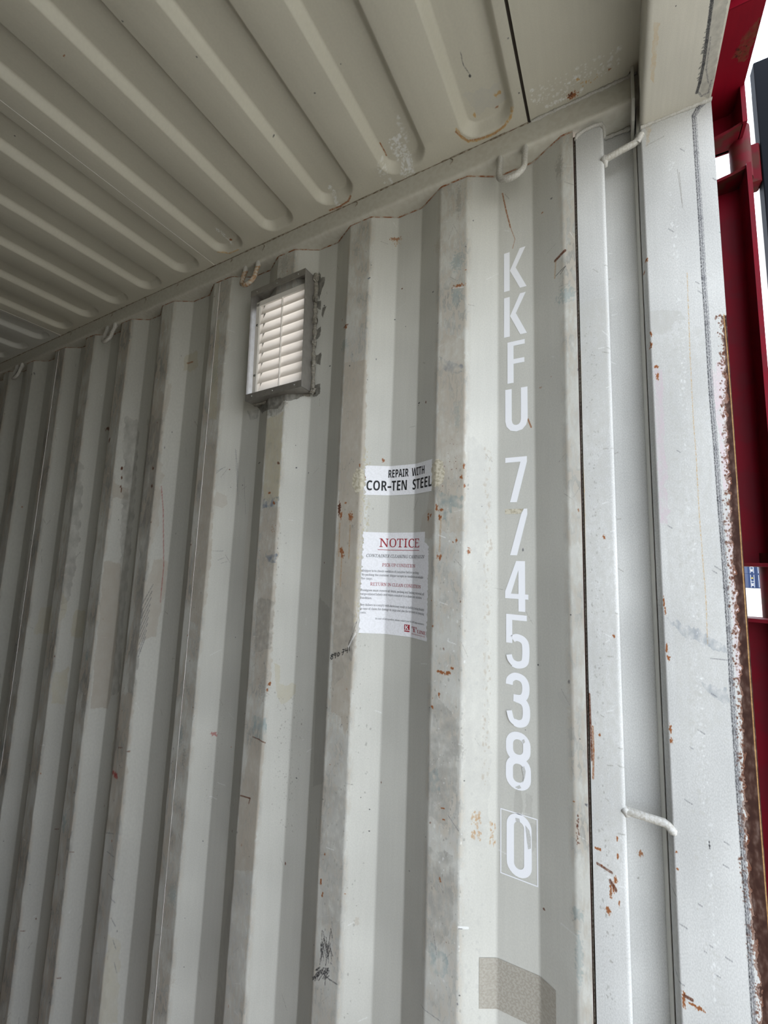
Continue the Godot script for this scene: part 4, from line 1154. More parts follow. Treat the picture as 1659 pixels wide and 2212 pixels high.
		["l", "dgrey", 0.6, 0.0012, 0.6, -0.0308, 1.54, -0.0248, 1.5376],
		["l", "white", 0.6, 0.0012, 0.6, -0.0287, 1.2716, -0.0187, 1.2729],
		["l", "grey", 0.6, 0.0012, 0.6, -0.0063, 2.0626, -0.0007, 2.0653],
		["l", "dgrey", 0.6, 0.0012, 0.6, -0.0162, 1.6457, -0.0069, 1.6468],
		["l", "white", 0.6, 0.0012, 0.6, -0.005, 1.8769, 0.0021, 1.8793],
		["l", "grey", 0.6, 0.0012, 0.6, -0.0189, 1.7236, -0.0151, 1.7239],
		["l", "dgrey", 0.6, 0.0012, 0.6, -0.0123, 2.04, -0.0045, 2.0396],
		["l", "white", 0.6, 0.0012, 0.6, 0.0067, 2.3811, 0.0132, 2.3809],
		["l", "grey", 0.6, 0.0012, 0.6, -0.0053, 2.2529, 0.0057, 2.255],
		["l", "dgrey", 0.6, 0.0012, 0.6, -0.0263, 1.3994, -0.0213, 1.3959],
		["l", "white", 0.6, 0.0012, 0.6, -0.0168, 2.2491, -0.0058, 2.2494],
		["l", "grey", 0.6, 0.0012, 0.6, -0.0216, 1.545, -0.0107, 1.5471],
		["l", "dgrey", 0.6, 0.0012, 0.6, -0.0217, 1.4558, -0.0128, 1.4572],
		["l", "white", 0.6, 0.0012, 0.6, 0.0041, 2.2406, 0.0144, 2.2324],
		["l", "grey", 0.6, 0.0012, 0.6, -0.0233, 1.8461, -0.013, 1.8473],
		["l", "dgrey", 0.6, 0.0012, 0.6, -0.0014, 2.2481, 0.0048, 2.2452],
		["l", "white", 0.6, 0.0012, 0.6, -0.005, 2.1639, 0.0002, 2.1653],
		["l", "grey", 0.6, 0.0012, 0.6, 0.0068, 2.0284, 0.0104, 2.0322],
		["l", "dgrey", 0.6, 0.0012, 0.6, -0.0219, 2.426, -0.013, 2.4165],
		["l", "white", 0.6, 0.0012, 0.6, -0.0183, 1.9309, -0.0074, 1.9349],
		["l", "grey", 0.6, 0.0012, 0.6, -0.0034, 1.1553, 0.0035, 1.1557],
		["l", "dgrey", 0.6, 0.0012, 0.6, 0.0059, 1.8084, 0.0143, 1.8025],
		["l", "white", 0.6, 0.0012, 0.6, -0.0006, 1.9736, 0.0052, 1.97],
		["l", "grey", 0.6, 0.0012, 0.6, -0.0198, 1.5622, -0.0082, 1.5631],
		["l", "dgrey", 0.6, 0.0012, 0.6, -0.0054, 1.4599, 0.005, 1.4568],
		["l", "white", 0.6, 0.0012, 0.6, -0.0096, 1.2631, -0.0014, 1.264],
		["l", "grey", 0.6, 0.0012, 0.6, -0.0158, 1.537, -0.0116, 1.5366],
		["l", "dgrey", 0.6, 0.0012, 0.6, -0.0081, 1.3472, 0.0025, 1.3479],
		["l", "white", 0.6, 0.0012, 0.6, -0.0087, 2.2853, -0.0002, 2.2752],
		["l", "grey", 0.6, 0.0012, 0.6, -0.015, 2.3862, -0.0023, 2.387],
		["l", "dgrey", 0.6, 0.0012, 0.6, -0.027, 2.1923, -0.0217, 2.1945],
		["l", "white", 0.6, 0.0012, 0.6, 0.0095, 2.3425, 0.0201, 2.3435],
		["l", "grey", 0.6, 0.0012, 0.6, -0.0247, 1.4634, -0.0174, 1.4679],
		["l", "dgrey", 0.6, 0.0012, 0.6, -0.0011, 2.4277, 0.0108, 2.4265],
		["l", "white", 0.6, 0.0012, 0.6, -0.022, 1.6866, -0.0106, 1.6818],
		["l", "grey", 0.6, 0.0012, 0.6, -0.0117, 1.9985, 0.0006, 2.0015],
		["l", "dgrey", 0.6, 0.0012, 0.6, 0, 2.039, 0.0125, 2.0429],
		["l", "white", 0.6, 0.0012, 0.6, -0.0187, 1.6711, -0.0125, 1.6757],
		["l", "grey", 0.6, 0.0012, 0.6, -0.0235, 1.4954, -0.0174, 1.4915],
		["l", "dgrey", 0.6, 0.0012, 0.6, -0.0091, 2.2403, 0.0018, 2.2359],
		["l", "white", 0.6, 0.0012, 0.6, -0.0201, 1.5484, -0.0101, 1.5521],
		["l", "grey", 0.6, 0.0012, 0.6, -0.0315, 1.1443, -0.0261, 1.1471],
		["l", "dgrey", 0.6, 0.0012, 0.6, -0.0037, 1.4895, 0.003, 1.4888],
		["l", "dgrey", 0.7, 0.001, 0.4, 0.1299, 2.5884, 0.134, 2.5111],
		["l", "dgrey", 0.7, 0.001, 0.4, 0.1325, 2.58, 0.1344, 2.503],
		["p", "ochre", 0.25, 4, 0.8, 0.0741, 2.7189, 0.0926, 2.7196, 0.0904, 2.7025, 0.0859, 2.6674, 0.0809, 2.6614, 0.0816, 2.7019],
		["l", "dgrey", 0.5, 0.0012, 0.6, 0.0802, 2.665, 0.1112, 2.6713],
		["f", "grey", 0.6, 0.0998, 2.2715, 0.1248, 1.1273, 420, 0.0008, 0.003, 31, 1.3],
		["f", "white", 0.5, 0.1155, 2.6627, 0.1248, 1.1273, 300, 0.0008, 0.0026, 32, 1.2],
		["f", "dgrey", 0.5, -0.0409, 2.3083, -0.0201, 1.0571, 220, 0.0008, 0.0022, 33, 1.3],
		["s", "rust", 0.8, 0.0257, 1.2997, 0.0043, 0.0054],
		["s", "dgrey", 0.6, 0.0207, 1.2577, 0.0022, 0.0023],
	],
	"roof": [
		["f", "white", 0.9, -0.4694, -0.1074, -0.4344, -0.0175, 90, 0.0025, 0.006, 41, 0.8],
		["f", "white", 0.85, -0.4653, -0.0646, -0.4306, -0.0111, 160, 0.001, 0.003, 42, 0.8],
		["f", "white", 0.6, -0.5219, -0.0862, -0.4979, -0.0146, 50, 0.002, 0.005, 43, 0.8],
		["f", "white", 0.5, -0.4284, -0.1487, -0.4179, -0.0813, 24, 0.003, 0.006, 44, 0.8],
		["f", "white", 0.85, -0.6822, -0.0701, -0.6699, -0.0123, 110, 0.001, 0.0035, 45, 0.8],
		["f", "white", 0.8, -1.0869, -0.1089, -1.0971, -0.0365, 90, 0.001, 0.004, 46, 0.8],
		["p", "grey", 0.5, 5, 0.5, -0.2689, -0.1179, -0.1834, -0.1102, -0.1885, -0.066, -0.2534, -0.062],
		["l", "rust", 0.95, 0.0048, 0.6, -0.3026, -0.0669, -0.2963, -0.0514, -0.2848, -0.0332, -0.2692, -0.0277, -0.2477, -0.0231, -0.2203, -0.0214, -0.1969, -0.0286],
		["l", "ochre", 0.9, 0.006, 0.7, -0.3009, -0.072, -0.2944, -0.0468, -0.2832, -0.031, -0.2645, -0.0241, -0.2315, -0.021, -0.1995, -0.0264, -0.1816, -0.0404, -0.1737, -0.0585],
		["s", "rust", 0.95, -0.2075, -0.0603, 0.0056, 0.003],
		["s", "ochre", 0.9, -0.1993, -0.0855, 0.0073, 0.0057],
		["s", "ochre", 0.8, -0.2583, -0.0645, 0.0029, 0.0061],
		["l", "rust", 0.95, 0.005, 0.5, -0.7083, -0.0189, -0.6717, -0.0168, -0.6415, -0.021, -0.6262, -0.0321],
		["l", "rust", 0.9, 0.003, 0.5, -0.4877, -0.1101, -0.4881, -0.0901, -0.4889, -0.0738],
		["l", "ochre", 0.8, 0.004, 0.5, -1.1516, -0.0516, -1.1209, -0.0293, -1.0786, -0.0274],
		["s", "rust", 0.95, -1.0875, -0.0547, 0.007, 0.0044],
		["l", "black", 0.6, 0.0016, 0.5, -0.2488, -0.1976, -0.2506, -0.1737, -0.2437, -0.151],
		["s", "black", 0.8, -0.2445, -0.1484, 0.0026, 0.0026],
		["s", "rust", 0.9, -0.9784, -0.5837, 0.0044, 0.0013],
		["s", "black", 0.7, -0.8102, -0.5594, 0.0016, 0.0008],
		["s", "black", 0.7, -0.7309, -0.4537, 0.0017, 0.0011],
		["s", "black", 0.7, -0.4806, -0.2937, 0.0018, 0.0014],
		["s", "black", 0.7, -0.5533, -0.2874, 0.0018, 0.0015],
		["s", "black", 0.7, -0.1541, -0.1908, 0.0016, 0.0015],
		["s", "black", 0.7, -0.1546, -0.0834, 0.0018, 0.0019],
		["s", "black", 0.7, -0.7122, -0.2499, 0.0021, 0.0017],
		["s", "black", 0.7, -0.8245, -0.2019, 0.0023, 0.002],
		["s", "black", 0.7, -1.312, -0.5475, 0.0022, 0.0011],
	],
	"plate": [
		["f", "white", 0.6, -0.1331, -0.0378, 0.0392, -0.0779, 150, 0.0015, 0.0045, 51, 0.8],
		["f", "white", 0.6, -0.1056, -0.0237, -0.0297, -0.0315, 70, 0.0015, 0.004, 52, 0.8],
		["s", "rust", 1, -0.052, -0.0258, 0.0107, 0.0079],
		["s", "drust", 0.9, -0.0554, -0.0286, 0.0044, 0.0039],
		["s", "ochre", 0.9, -0.039, -0.0537, 0.0034, 0.0037],
		["f", "ochre", 0.9, -0.034, -0.0337, -0.0026, -0.0464, 14, 0.001, 0.003, 53, 1],
		["s", "rust", 0.9, 0.0195, -0.0434, 0.0025, 0.0027],
		["p", "black", 0.9, 2, 0.4, 0.0485, -0.0051, 0.0549, -0.0188, 0.0613, -0.0247, 0.0601, -0.0096, 0.0519, -0.0014],
	],
	"head": [
		["p", "dgrey", 0.6, 2, 0.5, 0.1815, -0.2006, 0.1839, -0.1639, 0.1851, -0.1241, 0.185, -0.0808, 0.1865, -0.0318, 0.1837, -0.0052, 0.1673, -0.0199, 0.1677, -0.0414, 0.1662, -0.1055, 0.1655, -0.1608, 0.1631, -0.2102],
		["l", "black", 0.95, 0.0048, 0.35, 0.1621, -0.1992, 0.1631, -0.6],
		["p", "dgrey", 0.6, 2, 0.5, 0.1661, -0.1892, 0.189, -0.1892, 0.189, -0.6, 0.1661, -0.6],
		["l", "black", 0.95, 0.0048, 0.35, 0.1621, -0.1992, 0.162, -0.1752, 0.1631, -0.1456, 0.1643, -0.1137, 0.1655, -0.0754, 0.1647, -0.043, 0.1628, -0.0266],
		["l", "char", 0.7, 0.003, 0.8, 0.1651, -0.0255, 0.1715, -0.015, 0.1819, -0.0168, 0.1828, -0.038],
		["l", "char", 0.7, 0.002, 0.9, 0.1693, -0.1183, 0.1711, -0.0645, 0.179, -0.0357],
		["l", "black", 0.7, 0.0012, 0.3, 0.162, -0.0627, 0.1605, -0.0602],
		["l", "black", 0.7, 0.0012, 0.3, 0.162, -0.1347, 0.1604, -0.1332],
		["l", "black", 0.7, 0.0012, 0.3, 0.162, -0.0551, 0.1594, -0.0543],
		["l", "black", 0.7, 0.0012, 0.3, 0.162, -0.1826, 0.1597, -0.1825],
		["l", "black", 0.7, 0.0012, 0.3, 0.162, -0.0963, 0.1589, -0.0963],
		["l", "black", 0.7, 0.0012, 0.3, 0.162, -0.1002, 0.1602, -0.0988],
		["l", "black", 0.7, 0.0012, 0.3, 0.162, -0.1873, 0.1593, -0.1862],
		["l", "black", 0.7, 0.0012, 0.3, 0.162, -0.0977, 0.1607, -0.0972],
		["l", "black", 0.7, 0.0012, 0.3, 0.162, -0.1055, 0.159, -0.1058],
		["l", "black", 0.7, 0.0012, 0.3, 0.162, -0.1631, 0.1604, -0.1612],
		["l", "black", 0.7, 0.0012, 0.3, 0.162, -0.1087, 0.1601, -0.1071],
		["l", "black", 0.7, 0.0012, 0.3, 0.162, -0.1313, 0.1593, -0.1296],
		["l", "black", 0.7, 0.0012, 0.3, 0.162, -0.1221, 0.1591, -0.122],
		["l", "black", 0.7, 0.0012, 0.3, 0.162, -0.1765, 0.1602, -0.1749],
		["l", "black", 0.7, 0.0012, 0.3, 0.162, -0.1808, 0.1596, -0.1796],
		["l", "black", 0.7, 0.0012, 0.3, 0.162, -0.1671, 0.1595, -0.1666],
		["l", "black", 0.7, 0.0012, 0.3, 0.162, -0.1002, 0.1591, -0.0979],
		["l", "black", 0.7, 0.0012, 0.3, 0.162, -0.0747, 0.16, -0.0721],
		["l", "black", 0.7, 0.0012, 0.3, 0.162, -0.0724, 0.1596, -0.0706],
		["l", "black", 0.7, 0.0012, 0.3, 0.162, -0.1012, 0.1593, -0.101],
		["l", "black", 0.7, 0.0012, 0.3, 0.162, -0.1112, 0.1599, -0.1111],
		["l", "black", 0.7, 0.0012, 0.3, 0.162, -0.0555, 0.1601, -0.0543],
		["l", "black", 0.7, 0.0012, 0.3, 0.162, -0.1817, 0.1595, -0.1801],
		["l", "black", 0.7, 0.0012, 0.3, 0.162, -0.0815, 0.1605, -0.0803],
		["l", "black", 0.7, 0.0012, 0.3, 0.162, -0.1168, 0.1601, -0.1169],
		["l", "black", 0.7, 0.0012, 0.3, 0.162, -0.0531, 0.1609, -0.0495],
		["p", "ochre", 0.35, 4, 0.6, 0.083, -0.1837, 0.0911, -0.1795, 0.0917, -0.1364, 0.09, -0.0813, 0.0834, -0.0931],
		["s", "black", 0.8, 0.1127, -0.1926, 0.0013, 0.0013],
	],
	"ledge": [
		["p", "umber", 0.9, 6, 0.6, 0.2308, -0.1059, 0.2354, -0.1116, 0.2394, -0.0892, 0.2343, -0.074, 0.2333, -0.056, 0.2294, -0.0441, 0.2211, -0.0468, 0.2148, -0.0594, 0.2083, -0.0596, 0.2135, -0.0722, 0.2158, -0.0857, 0.2212, -0.0951],
		["f", "drust", 0.8, 0.2151, -0.0577, 0.2376, -0.097, 30, 0.001, 0.004, 61, 1],
		["f", "edge", 0.9, 0.2124, -0.0552, 0.2267, -0.078, 12, 0.001, 0.003, 62, 1],
	],
}


# ---------------------------------------------------------------- structure
func side_wall() -> void:
	var w := base("wall_side")
	tag(w, "corrugated grey painted steel side wall carrying the vent, stickers and white numbers", "wall", "", "structure")
	var y0 := 0.0
	var y1 := RAIL_Y + 0.004
	var ends := [-0.054]
	for s in 10: ends.append(-1.192 - 1.130 * s)
	var nz := FastNoiseLite.new()
	nz.seed = 5
	nz.frequency = 2.2
	for k in 10:
		var xa: float = ends[k + 1] + 0.0012
		var xb: float = ends[k]
		if xa < -LENGTH + 0.6: xa = -LENGTH
		var cols := [xa]
		for p in prof:
			if p.x > xa + 0.001 and p.x < xb - 0.001: cols.append(p.x)
		cols.append(xb)
		var hx := Vector2(-0.975, -0.805)
		var hy := Vector2(E + 0.525, E + 0.835)
		if k == 0:
			cols.append_array([hx.x, hx.y])
			cols.sort()
		var rows := []
		var nr := 60 if k < 3 else 8
		for j in nr + 1: rows.append(lerpf(y0, y1, float(j) / nr))
		if k == 0:
			rows.append_array([hy.x, hy.y])
			rows.sort()
		var pts := PackedVector3Array()
		var uvs := PackedVector2Array()
		var nrm := PackedVector3Array()
		var skip := {}
		var spec: Array = M.wall_spec[mini(k, M.wall_spec.size() - 1)]
		for j in rows.size():
			for i in cols.size():
				var x: float = cols[i]
				var y: float = rows[j]
				var z := z_of(x)
				var dent := 0.0
				var n := n_of(x)
				if k < 3 and y < y1 - 0.15:
					var amp := 0.0022 * clampf((E + 0.3 - y) / 1.0, 0.15, 1.0) * clampf((z + DEPTH) / DEPTH, 0.25, 1.0)
					dent = nz.get_noise_2d(x * 3.0, y * 4.0) * amp
					var dx := (nz.get_noise_2d((x + 0.01) * 3.0, y * 4.0) * amp - dent) / 0.01
					var dy := (nz.get_noise_2d(x * 3.0, (y + 0.01) * 4.0) * amp - dent) / 0.01
					n = (n + Vector3(-dx, -dy, 0)).normalized()
				pts.append(Vector3(x, y, z + dent))
				nrm.append(n)
				var ux: float = (x - spec[0]) / (spec[1] - spec[0])
				if k >= M.wall_spec.size(): ux = (x - xa) / (xb - xa)
				uvs.append(Vector2(ux, (spec[3] - y) / (spec[3] - spec[2])))
				if k == 0 and i + 1 < cols.size() and j + 1 < rows.size():
					if x >= hx.x - 1e-5 and cols[i + 1] <= hx.y + 1e-5 and y >= hy.x - 1e-5 and rows[j + 1] <= hy.y + 1e-5: skip[Vector2i(i, j)] = true
		var o := put("wall_sheet", grid(pts, cols.size(), uvs, false, skip, nrm), M.wall[mini(k, M.wall.size() - 1)], w)
		for q in pts.size(): pts[q].z -= 0.003
		put("outer_skin", grid(pts, cols.size(), uvs, true, skip), M.red, o)
	for k in range(1, 4):     # butt-welded sheet joints: a thin raised light line
		var x: float = ends[k]
		put("weld_line", bead(Vector3(x, 0.0, 0.0004), Vector3(x, RAIL_Y, 0.0004), 0.0007, 40 + k, 0.25, 60, 0.0002), M.weld_light, w)
	# sealant squeezed into the open joint beside the post strip
	put("joint_backing", box(Vector3(-0.0505, E - 0.35, -0.007), Vector3(0.012, 2.62, 0.003), 0.0005), M.joint, w)
	put("joint_sealant", bead(Vector3(-0.0515, E - 1.6, -0.0035), Vector3(-0.0515, E + 0.945, -0.0035), 0.0016, 77, 0.4, 90, 0.0007), M.sealant_dark, w)

func far_walls() -> void:
	var f := base("floor")
	tag(f, "brown plywood container floor between the corrugated walls", "floor", "", "structure")
	for k in 10:
		put("floor_board", box(Vector3(-LENGTH + 0.62 + 1.205 * k, -0.014, WIDTH / 2), Vector3(1.2, 0.028, WIDTH - 0.002), 0.002), M.floor, f)
	for z in [-0.030, WIDTH + 0.030]:
		put("bottom_rail", box(Vector3(-LENGTH / 2 + 0.09, -0.08, z), Vector3(LENGTH + 0.2, 0.162, 0.062), 0.004), M.paint, f)
	var w := base("wall_opposite")
	tag(w, "corrugated steel wall across the container from the vent", "wall", "", "structure")
	var pts := PackedVector3Array()
	var onr := PackedVector3Array()
	var n := prof.size()
	for y in [0.0, RAIL_Y]:
		for p in prof:
			pts.append(Vector3(p.x, y, WIDTH - p.y))
			onr.append(n_of(p.x) * Vector3(1, 1, -1))
	put("wall_sheet", grid(pts, n, PackedVector2Array(), true, {}, onr), M.paint, w)
	put("post_strip", box(Vector3(0.07, RAIL_Y / 2, WIDTH + 0.02), Vector3(0.24, RAIL_Y, 0.04), 0.004), M.paint, w)
	put("roof_rail", extrude(rounded(PackedVector2Array([Vector2(WIDTH - 0.012, RAIL_Y), Vector2(WIDTH + 0.05, RAIL_Y), Vector2(WIDTH + 0.05, ROOF_Y + 0.03), Vector2(WIDTH - 0.012, ROOF_Y + 0.03)]), 0.008), -LENGTH, 0.073, "x", true), M.paint, w)
	put("outer_skin", box(Vector3(-LENGTH / 2 + 0.1, RAIL_Y / 2, WIDTH + 0.06), Vector3(LENGTH + 0.2, RAIL_Y, 0.01)), M.red, w)
	var e := base("wall_end")
	tag(e, "steel end wall closing the far end of the container", "wall", "", "structure")
	put("wall_sheet", box(Vector3(-LENGTH - 0.02, ROOF_Y / 2, WIDTH / 2), Vector3(0.04, ROOF_Y + 0.06, WIDTH + 0.1)), M.paint, e)

func rib_height(x: float, z: float, xc: float) -> float:
	# stamped rib: rounded rectangle in plan, 20 mm high, sloping sides
	var r := 0.046
	var hx := 0.0628
	var z0 := 0.030
	var z1 := WIDTH - 0.030
	var q := Vector2(absf(x - xc) - hx + r, absf(z - (z0 + z1) / 2) - (z1 - z0) / 2 + r)
	var sd := Vector2(maxf(q.x, 0), maxf(q.y, 0)).length() + minf(maxf(q.x, q.y), 0.0) - r
	var t := clampf(-sd / 0.019, 0.0, 1.0)
	t = t * 0.35 + 0.65 * t * t * (3 - 2 * t)
	return 0.021 * t

func roof() -> void:
	var c := base("ceiling")
	tag(c, "grey painted steel roof with stamped ribs running across the container", "ceiling", "", "structure")
	var xs_end := [-0.1475]
	for s in 11: xs_end.append(-1.2120 - 1.0765 * s)
	var first := -0.2306     # middle of the rib next to the front plate
	var pitch := 0.2153
	for k in 11:
		var xb: float = xs_end[k]
		var xa: float = maxf(xs_end[k + 1] + 0.0012, -LENGTH)
		if xb <= -LENGTH: break
		var fine := k < 4
		var cols := [xa, xb]
		var centres := []
		for i in 60:
			var xc := first - pitch * i
			if xc - 0.07 > xa and xc + 0.07 < xb + 0.02:
				centres.append(xc)
				if fine:
					for m in 41: cols.append(xc + 0.0632 * (m - 20) / 20.0)
				else:
					for m in [-0.0628, -0.056, -0.044, 0.044, 0.056, 0.0628]: cols.append(xc + m)
		cols.sort()
		var rows := [0.012, 0.020]
		var st := 0.003 if fine else 0.02
		var z := 0.028
		while z < 0.10:
			rows.append(z)
			z += st
		rows.append_array([0.2, 0.6, 1.2, WIDTH - 0.1, WIDTH - 0.08, WIDTH - 0.06, WIDTH - 0.045, WIDTH - 0.03, WIDTH])
		rows.sort()
		var pts := PackedVector3Array()
		var uvs := PackedVector2Array()
		var spec: Array = M.roof_spec
		var rn := PackedVector3Array()
		for zz in rows:
			for x in cols:
				var h := 0.0
				for xc in centres:
					if absf(x - xc) < 0.064: h = rib_height(x, zz, xc)
				pts.append(Vector3(x, ROOF_Y + h, zz))
				var n := Vector3.DOWN
				for xc in centres:
					if absf(x - xc) < 0.066: n = Vector3(rib_height(x + 0.001, zz, xc) - rib_height(x - 0.001, zz, xc), -0.002, rib_height(x, zz + 0.001, xc) - rib_height(x, zz - 0.001, xc)).normalized()
				rn.append(n)
				uvs.append(Vector2((x - spec[0]) / (spec[1] - spec[0]), (zz - spec[2]) / (spec[3] - spec[2])))
		var o := put("roof_sheet", grid(pts, cols.size(), uvs, false, {}, rn), M.roof if k < 2 else M.paint, c)
		if k < 2:
			put("outer_skin", box(Vector3((xa + xb) / 2, ROOF_Y + 0.032, WIDTH / 2), Vector3(xb - xa, 0.004, WIDTH + 0.1)), M.red, o)
		else:
			put("outer_skin", box(Vector3((xa + xb) / 2, ROOF_Y + 0.032, WIDTH / 2), Vector3(xb - xa, 0.004, WIDTH + 0.1)), M.red, o)
		if k > 0 and k < 4:
			put("weld_line", bead(Vector3(xb, ROOF_Y - 0.0002, 0.015), Vector3(xb, ROOF_Y - 0.0002, WIDTH), 0.0009, 90 + k, 0.2, 40, 0.0001), M.weld_light, c)
	# flat reinforcing plate next to the header, and the dark open joint in front of it
	var fp := PackedVector3Array()
	var fu := PackedVector2Array()
	for zz in [-0.03, 0.1, 0.3, 0.8, WIDTH]:
		for x in [-0.1415, -0.05, 0.02, 0.078]:
			fp.append(Vector3(x, ROOF_Y + 0.0005, zz))
			fu.append(Vector2((x + 0.1415) / 0.2195, zz / 0.5))
	put("front_plate", grid(fp, 4, fu, false), M.front_plate, c)
	put("front_plate_edge", box(Vector3(-0.1405, ROOF_Y + 0.006, WIDTH / 2), Vector3(0.002, 0.010, WIDTH)), M.joint, c)
	put("sheet_edge", box(Vector3(-0.1485, ROOF_Y + 0.006, WIDTH / 2), Vector3(0.002, 0.0115, WIDTH)), M.joint, c)
	put("joint_backing", box(Vector3(-0.1445, ROOF_Y + 0.0115, WIDTH / 2), Vector3(0.014, 0.003, WIDTH + 0.04), 0.0005), M.joint, c)
	put("outer_skin", box(Vector3(-0.03, ROOF_Y + 0.022, WIDTH / 2), Vector3(0.24, 0.02, WIDTH + 0.1)), M.red, c)

func rail() -> void:
	var t := base("trim_1")
	tag(t, "square steel roof rail running along the top of the corrugated side wall", "rail", "", "structure")
	var sec := rounded(PackedVector2Array([Vector2(0.012, RAIL_Y), Vector2(0.012, ROOF_Y - 0.0025), Vector2(-0.050, ROOF_Y - 0.0025), Vector2(-0.050, RAIL_Y)]), 0.009, [0])
	put("roof_rail", extrude(sec, -LENGTH, 0.078, "x", true), M.rail, t)
	put("roof_seam_sealant", bead(Vector3(-6.0, ROOF_Y - 0.0012, 0.0112), Vector3(-0.146, ROOF_Y - 0.0012, 0.0112), 0.0021, 11, 0.45, 420, 0.0006), M.seam_brown, t)
	put("weld_bead", bead(Vector3(-0.140, ROOF_Y - 0.002, 0.0125), Vector3(0.070, ROOF_Y - 0.002, 0.0125), 0.0036, 12, 0.4, 46, 0.0008), M.weld, t)
	var rng := RandomNumberGenerator.new()
	rng.seed = 31
	for x in [-0.62, -0.98, -1.13, -1.42, -1.62, -1.86, -2.2, -0.335]:      # runs of sealant hanging from the seam
		var p := PackedVector3Array()
		var l := rng.randf_range(0.012, 0.024)
		for q in 6: p.append(Vector3(x + 0.006 * sin(q * 0.7), ROOF_Y - 0.003 - l * q / 5.0, 0.0128))
		put("sealant_run", tube(p, [0.0016, 0.0014, 0.0012, 0.0011, 0.0009, 0.0005], 6), M.seam_brown, t)
	# zigzag weld where the wall meets the rail
	var wp := PackedVector3Array()
	var rr := []
	for p in prof:
		if p.x > -3.6:
			wp.append(Vector3(p.x, RAIL_Y - 0.0005, p.y + 0.0008))
			rr.append(0.0012 + rng.randf() * 0.0009)
	put("wall_top_weld", tube(wp, rr, 6), M.zig, t)

func corner_post() -> void:
	var t := base("trim_2")
	tag(t, "white rear corner post with a rusty outer edge and a recessed slot", "post", "", "structure")
	var y0 := 0.0
	# strip beside the open joint, with its return into the slot
	var strip := PackedVector2Array([Vector2(-0.0488, 0.0), Vector2(-0.0488, -0.055), Vector2(0.0065, -0.055), Vector2(0.0050, 0.0)])
	strip = rounded(strip, 0.007, [3])
	put("post_strip", uv_post(extrude(strip, y0, E + 0.957, "y", true)), M.post, t)
	put("slot_back", uv_post(extrude(PackedVector2Array([Vector2(0.0, -0.050), Vector2(0.072, -0.050), Vector2(0.072, -0.056), Vector2(0.0, -0.056)]), y0, E + 0.972, "y")), M.post, t)
	var side := rounded(PackedVector2Array([Vector2(0.0635, -0.053), Vector2(0.0725, 0.0), Vector2(0.189, 0.0), Vector2(0.189, -0.006), Vector2(0.120, -0.010), Vector2(0.120, -0.053)]), 0.0032, [1])
	put("post_face", uv_post(extrude(side, y0, HEAD_Y + 0.004, "y", true)), M.post, t)
	put("slot_seam", extrude(PackedVector2Array([Vector2(0.0622, -0.0495), Vector2(0.0662, -0.0300), Vector2(0.0648, -0.0297), Vector2(0.0608, -0.0495)]), y0, E + 0.93, "y"), M.paint, t)
	put("strip_weld", tube(PackedVector3Array([Vector3(-0.049, E + 0.944, 0.001), Vector3(-0.046, E + 0.953, 0.002), Vector3(-0.03, E + 0.957, 0.003), Vector3(-0.01, E + 0.958, 0.003), Vector3(0.002, E + 0.956, 0.001), Vector3(0.007, E + 0.948, -0.004), Vector3(0.0075, E + 0.93, -0.008)]), [0.003, 0.0045, 0.0038, 0.0042, 0.0046, 0.0040, 0.0025], 8), M.weld, t)
	put("slot_top_weld", bead(Vector3(0.008, E + 0.966, -0.046), Vector3(0.066, E + 0.966, -0.046), 0.004, 8, 0.3, 16), M.weld, t)
	put("post_top_weld", bead(Vector3(0.072, E + 0.9105, 0.001), Vector3(0.190, E + 0.9105, 0.001), 0.0036, 9, 0.45, 26, 0.0006), M.weld, t)
	put("outer_post", extrude(PackedVector2Array([Vector2(-0.02, -0.058), Vector2(0.188, -0.058), Vector2(0.188, -0.064), Vector2(-0.02, -0.064)]), y0, E + 0.95, "y"), M.red, t)

# uv of the post texture: x and y in metres over spec
func uv_post(m: ArrayMesh) -> ArrayMesh:
	var s: Array = M.post_spec
	var a := m.surface_get_arrays(0)
	var v: PackedVector3Array = a[Mesh.ARRAY_VERTEX]
	var uv := PackedVector2Array()
	for p in v: uv.append(Vector2((p.x - s[0]) / (s[1] - s[0]), (s[3] - p.y) / (s[3] - s[2])))
	a[Mesh.ARRAY_TEX_UV] = uv
	var o := ArrayMesh.new()
	o.add_surface_from_arrays(Mesh.PRIMITIVE_TRIANGLES, a)
	return o

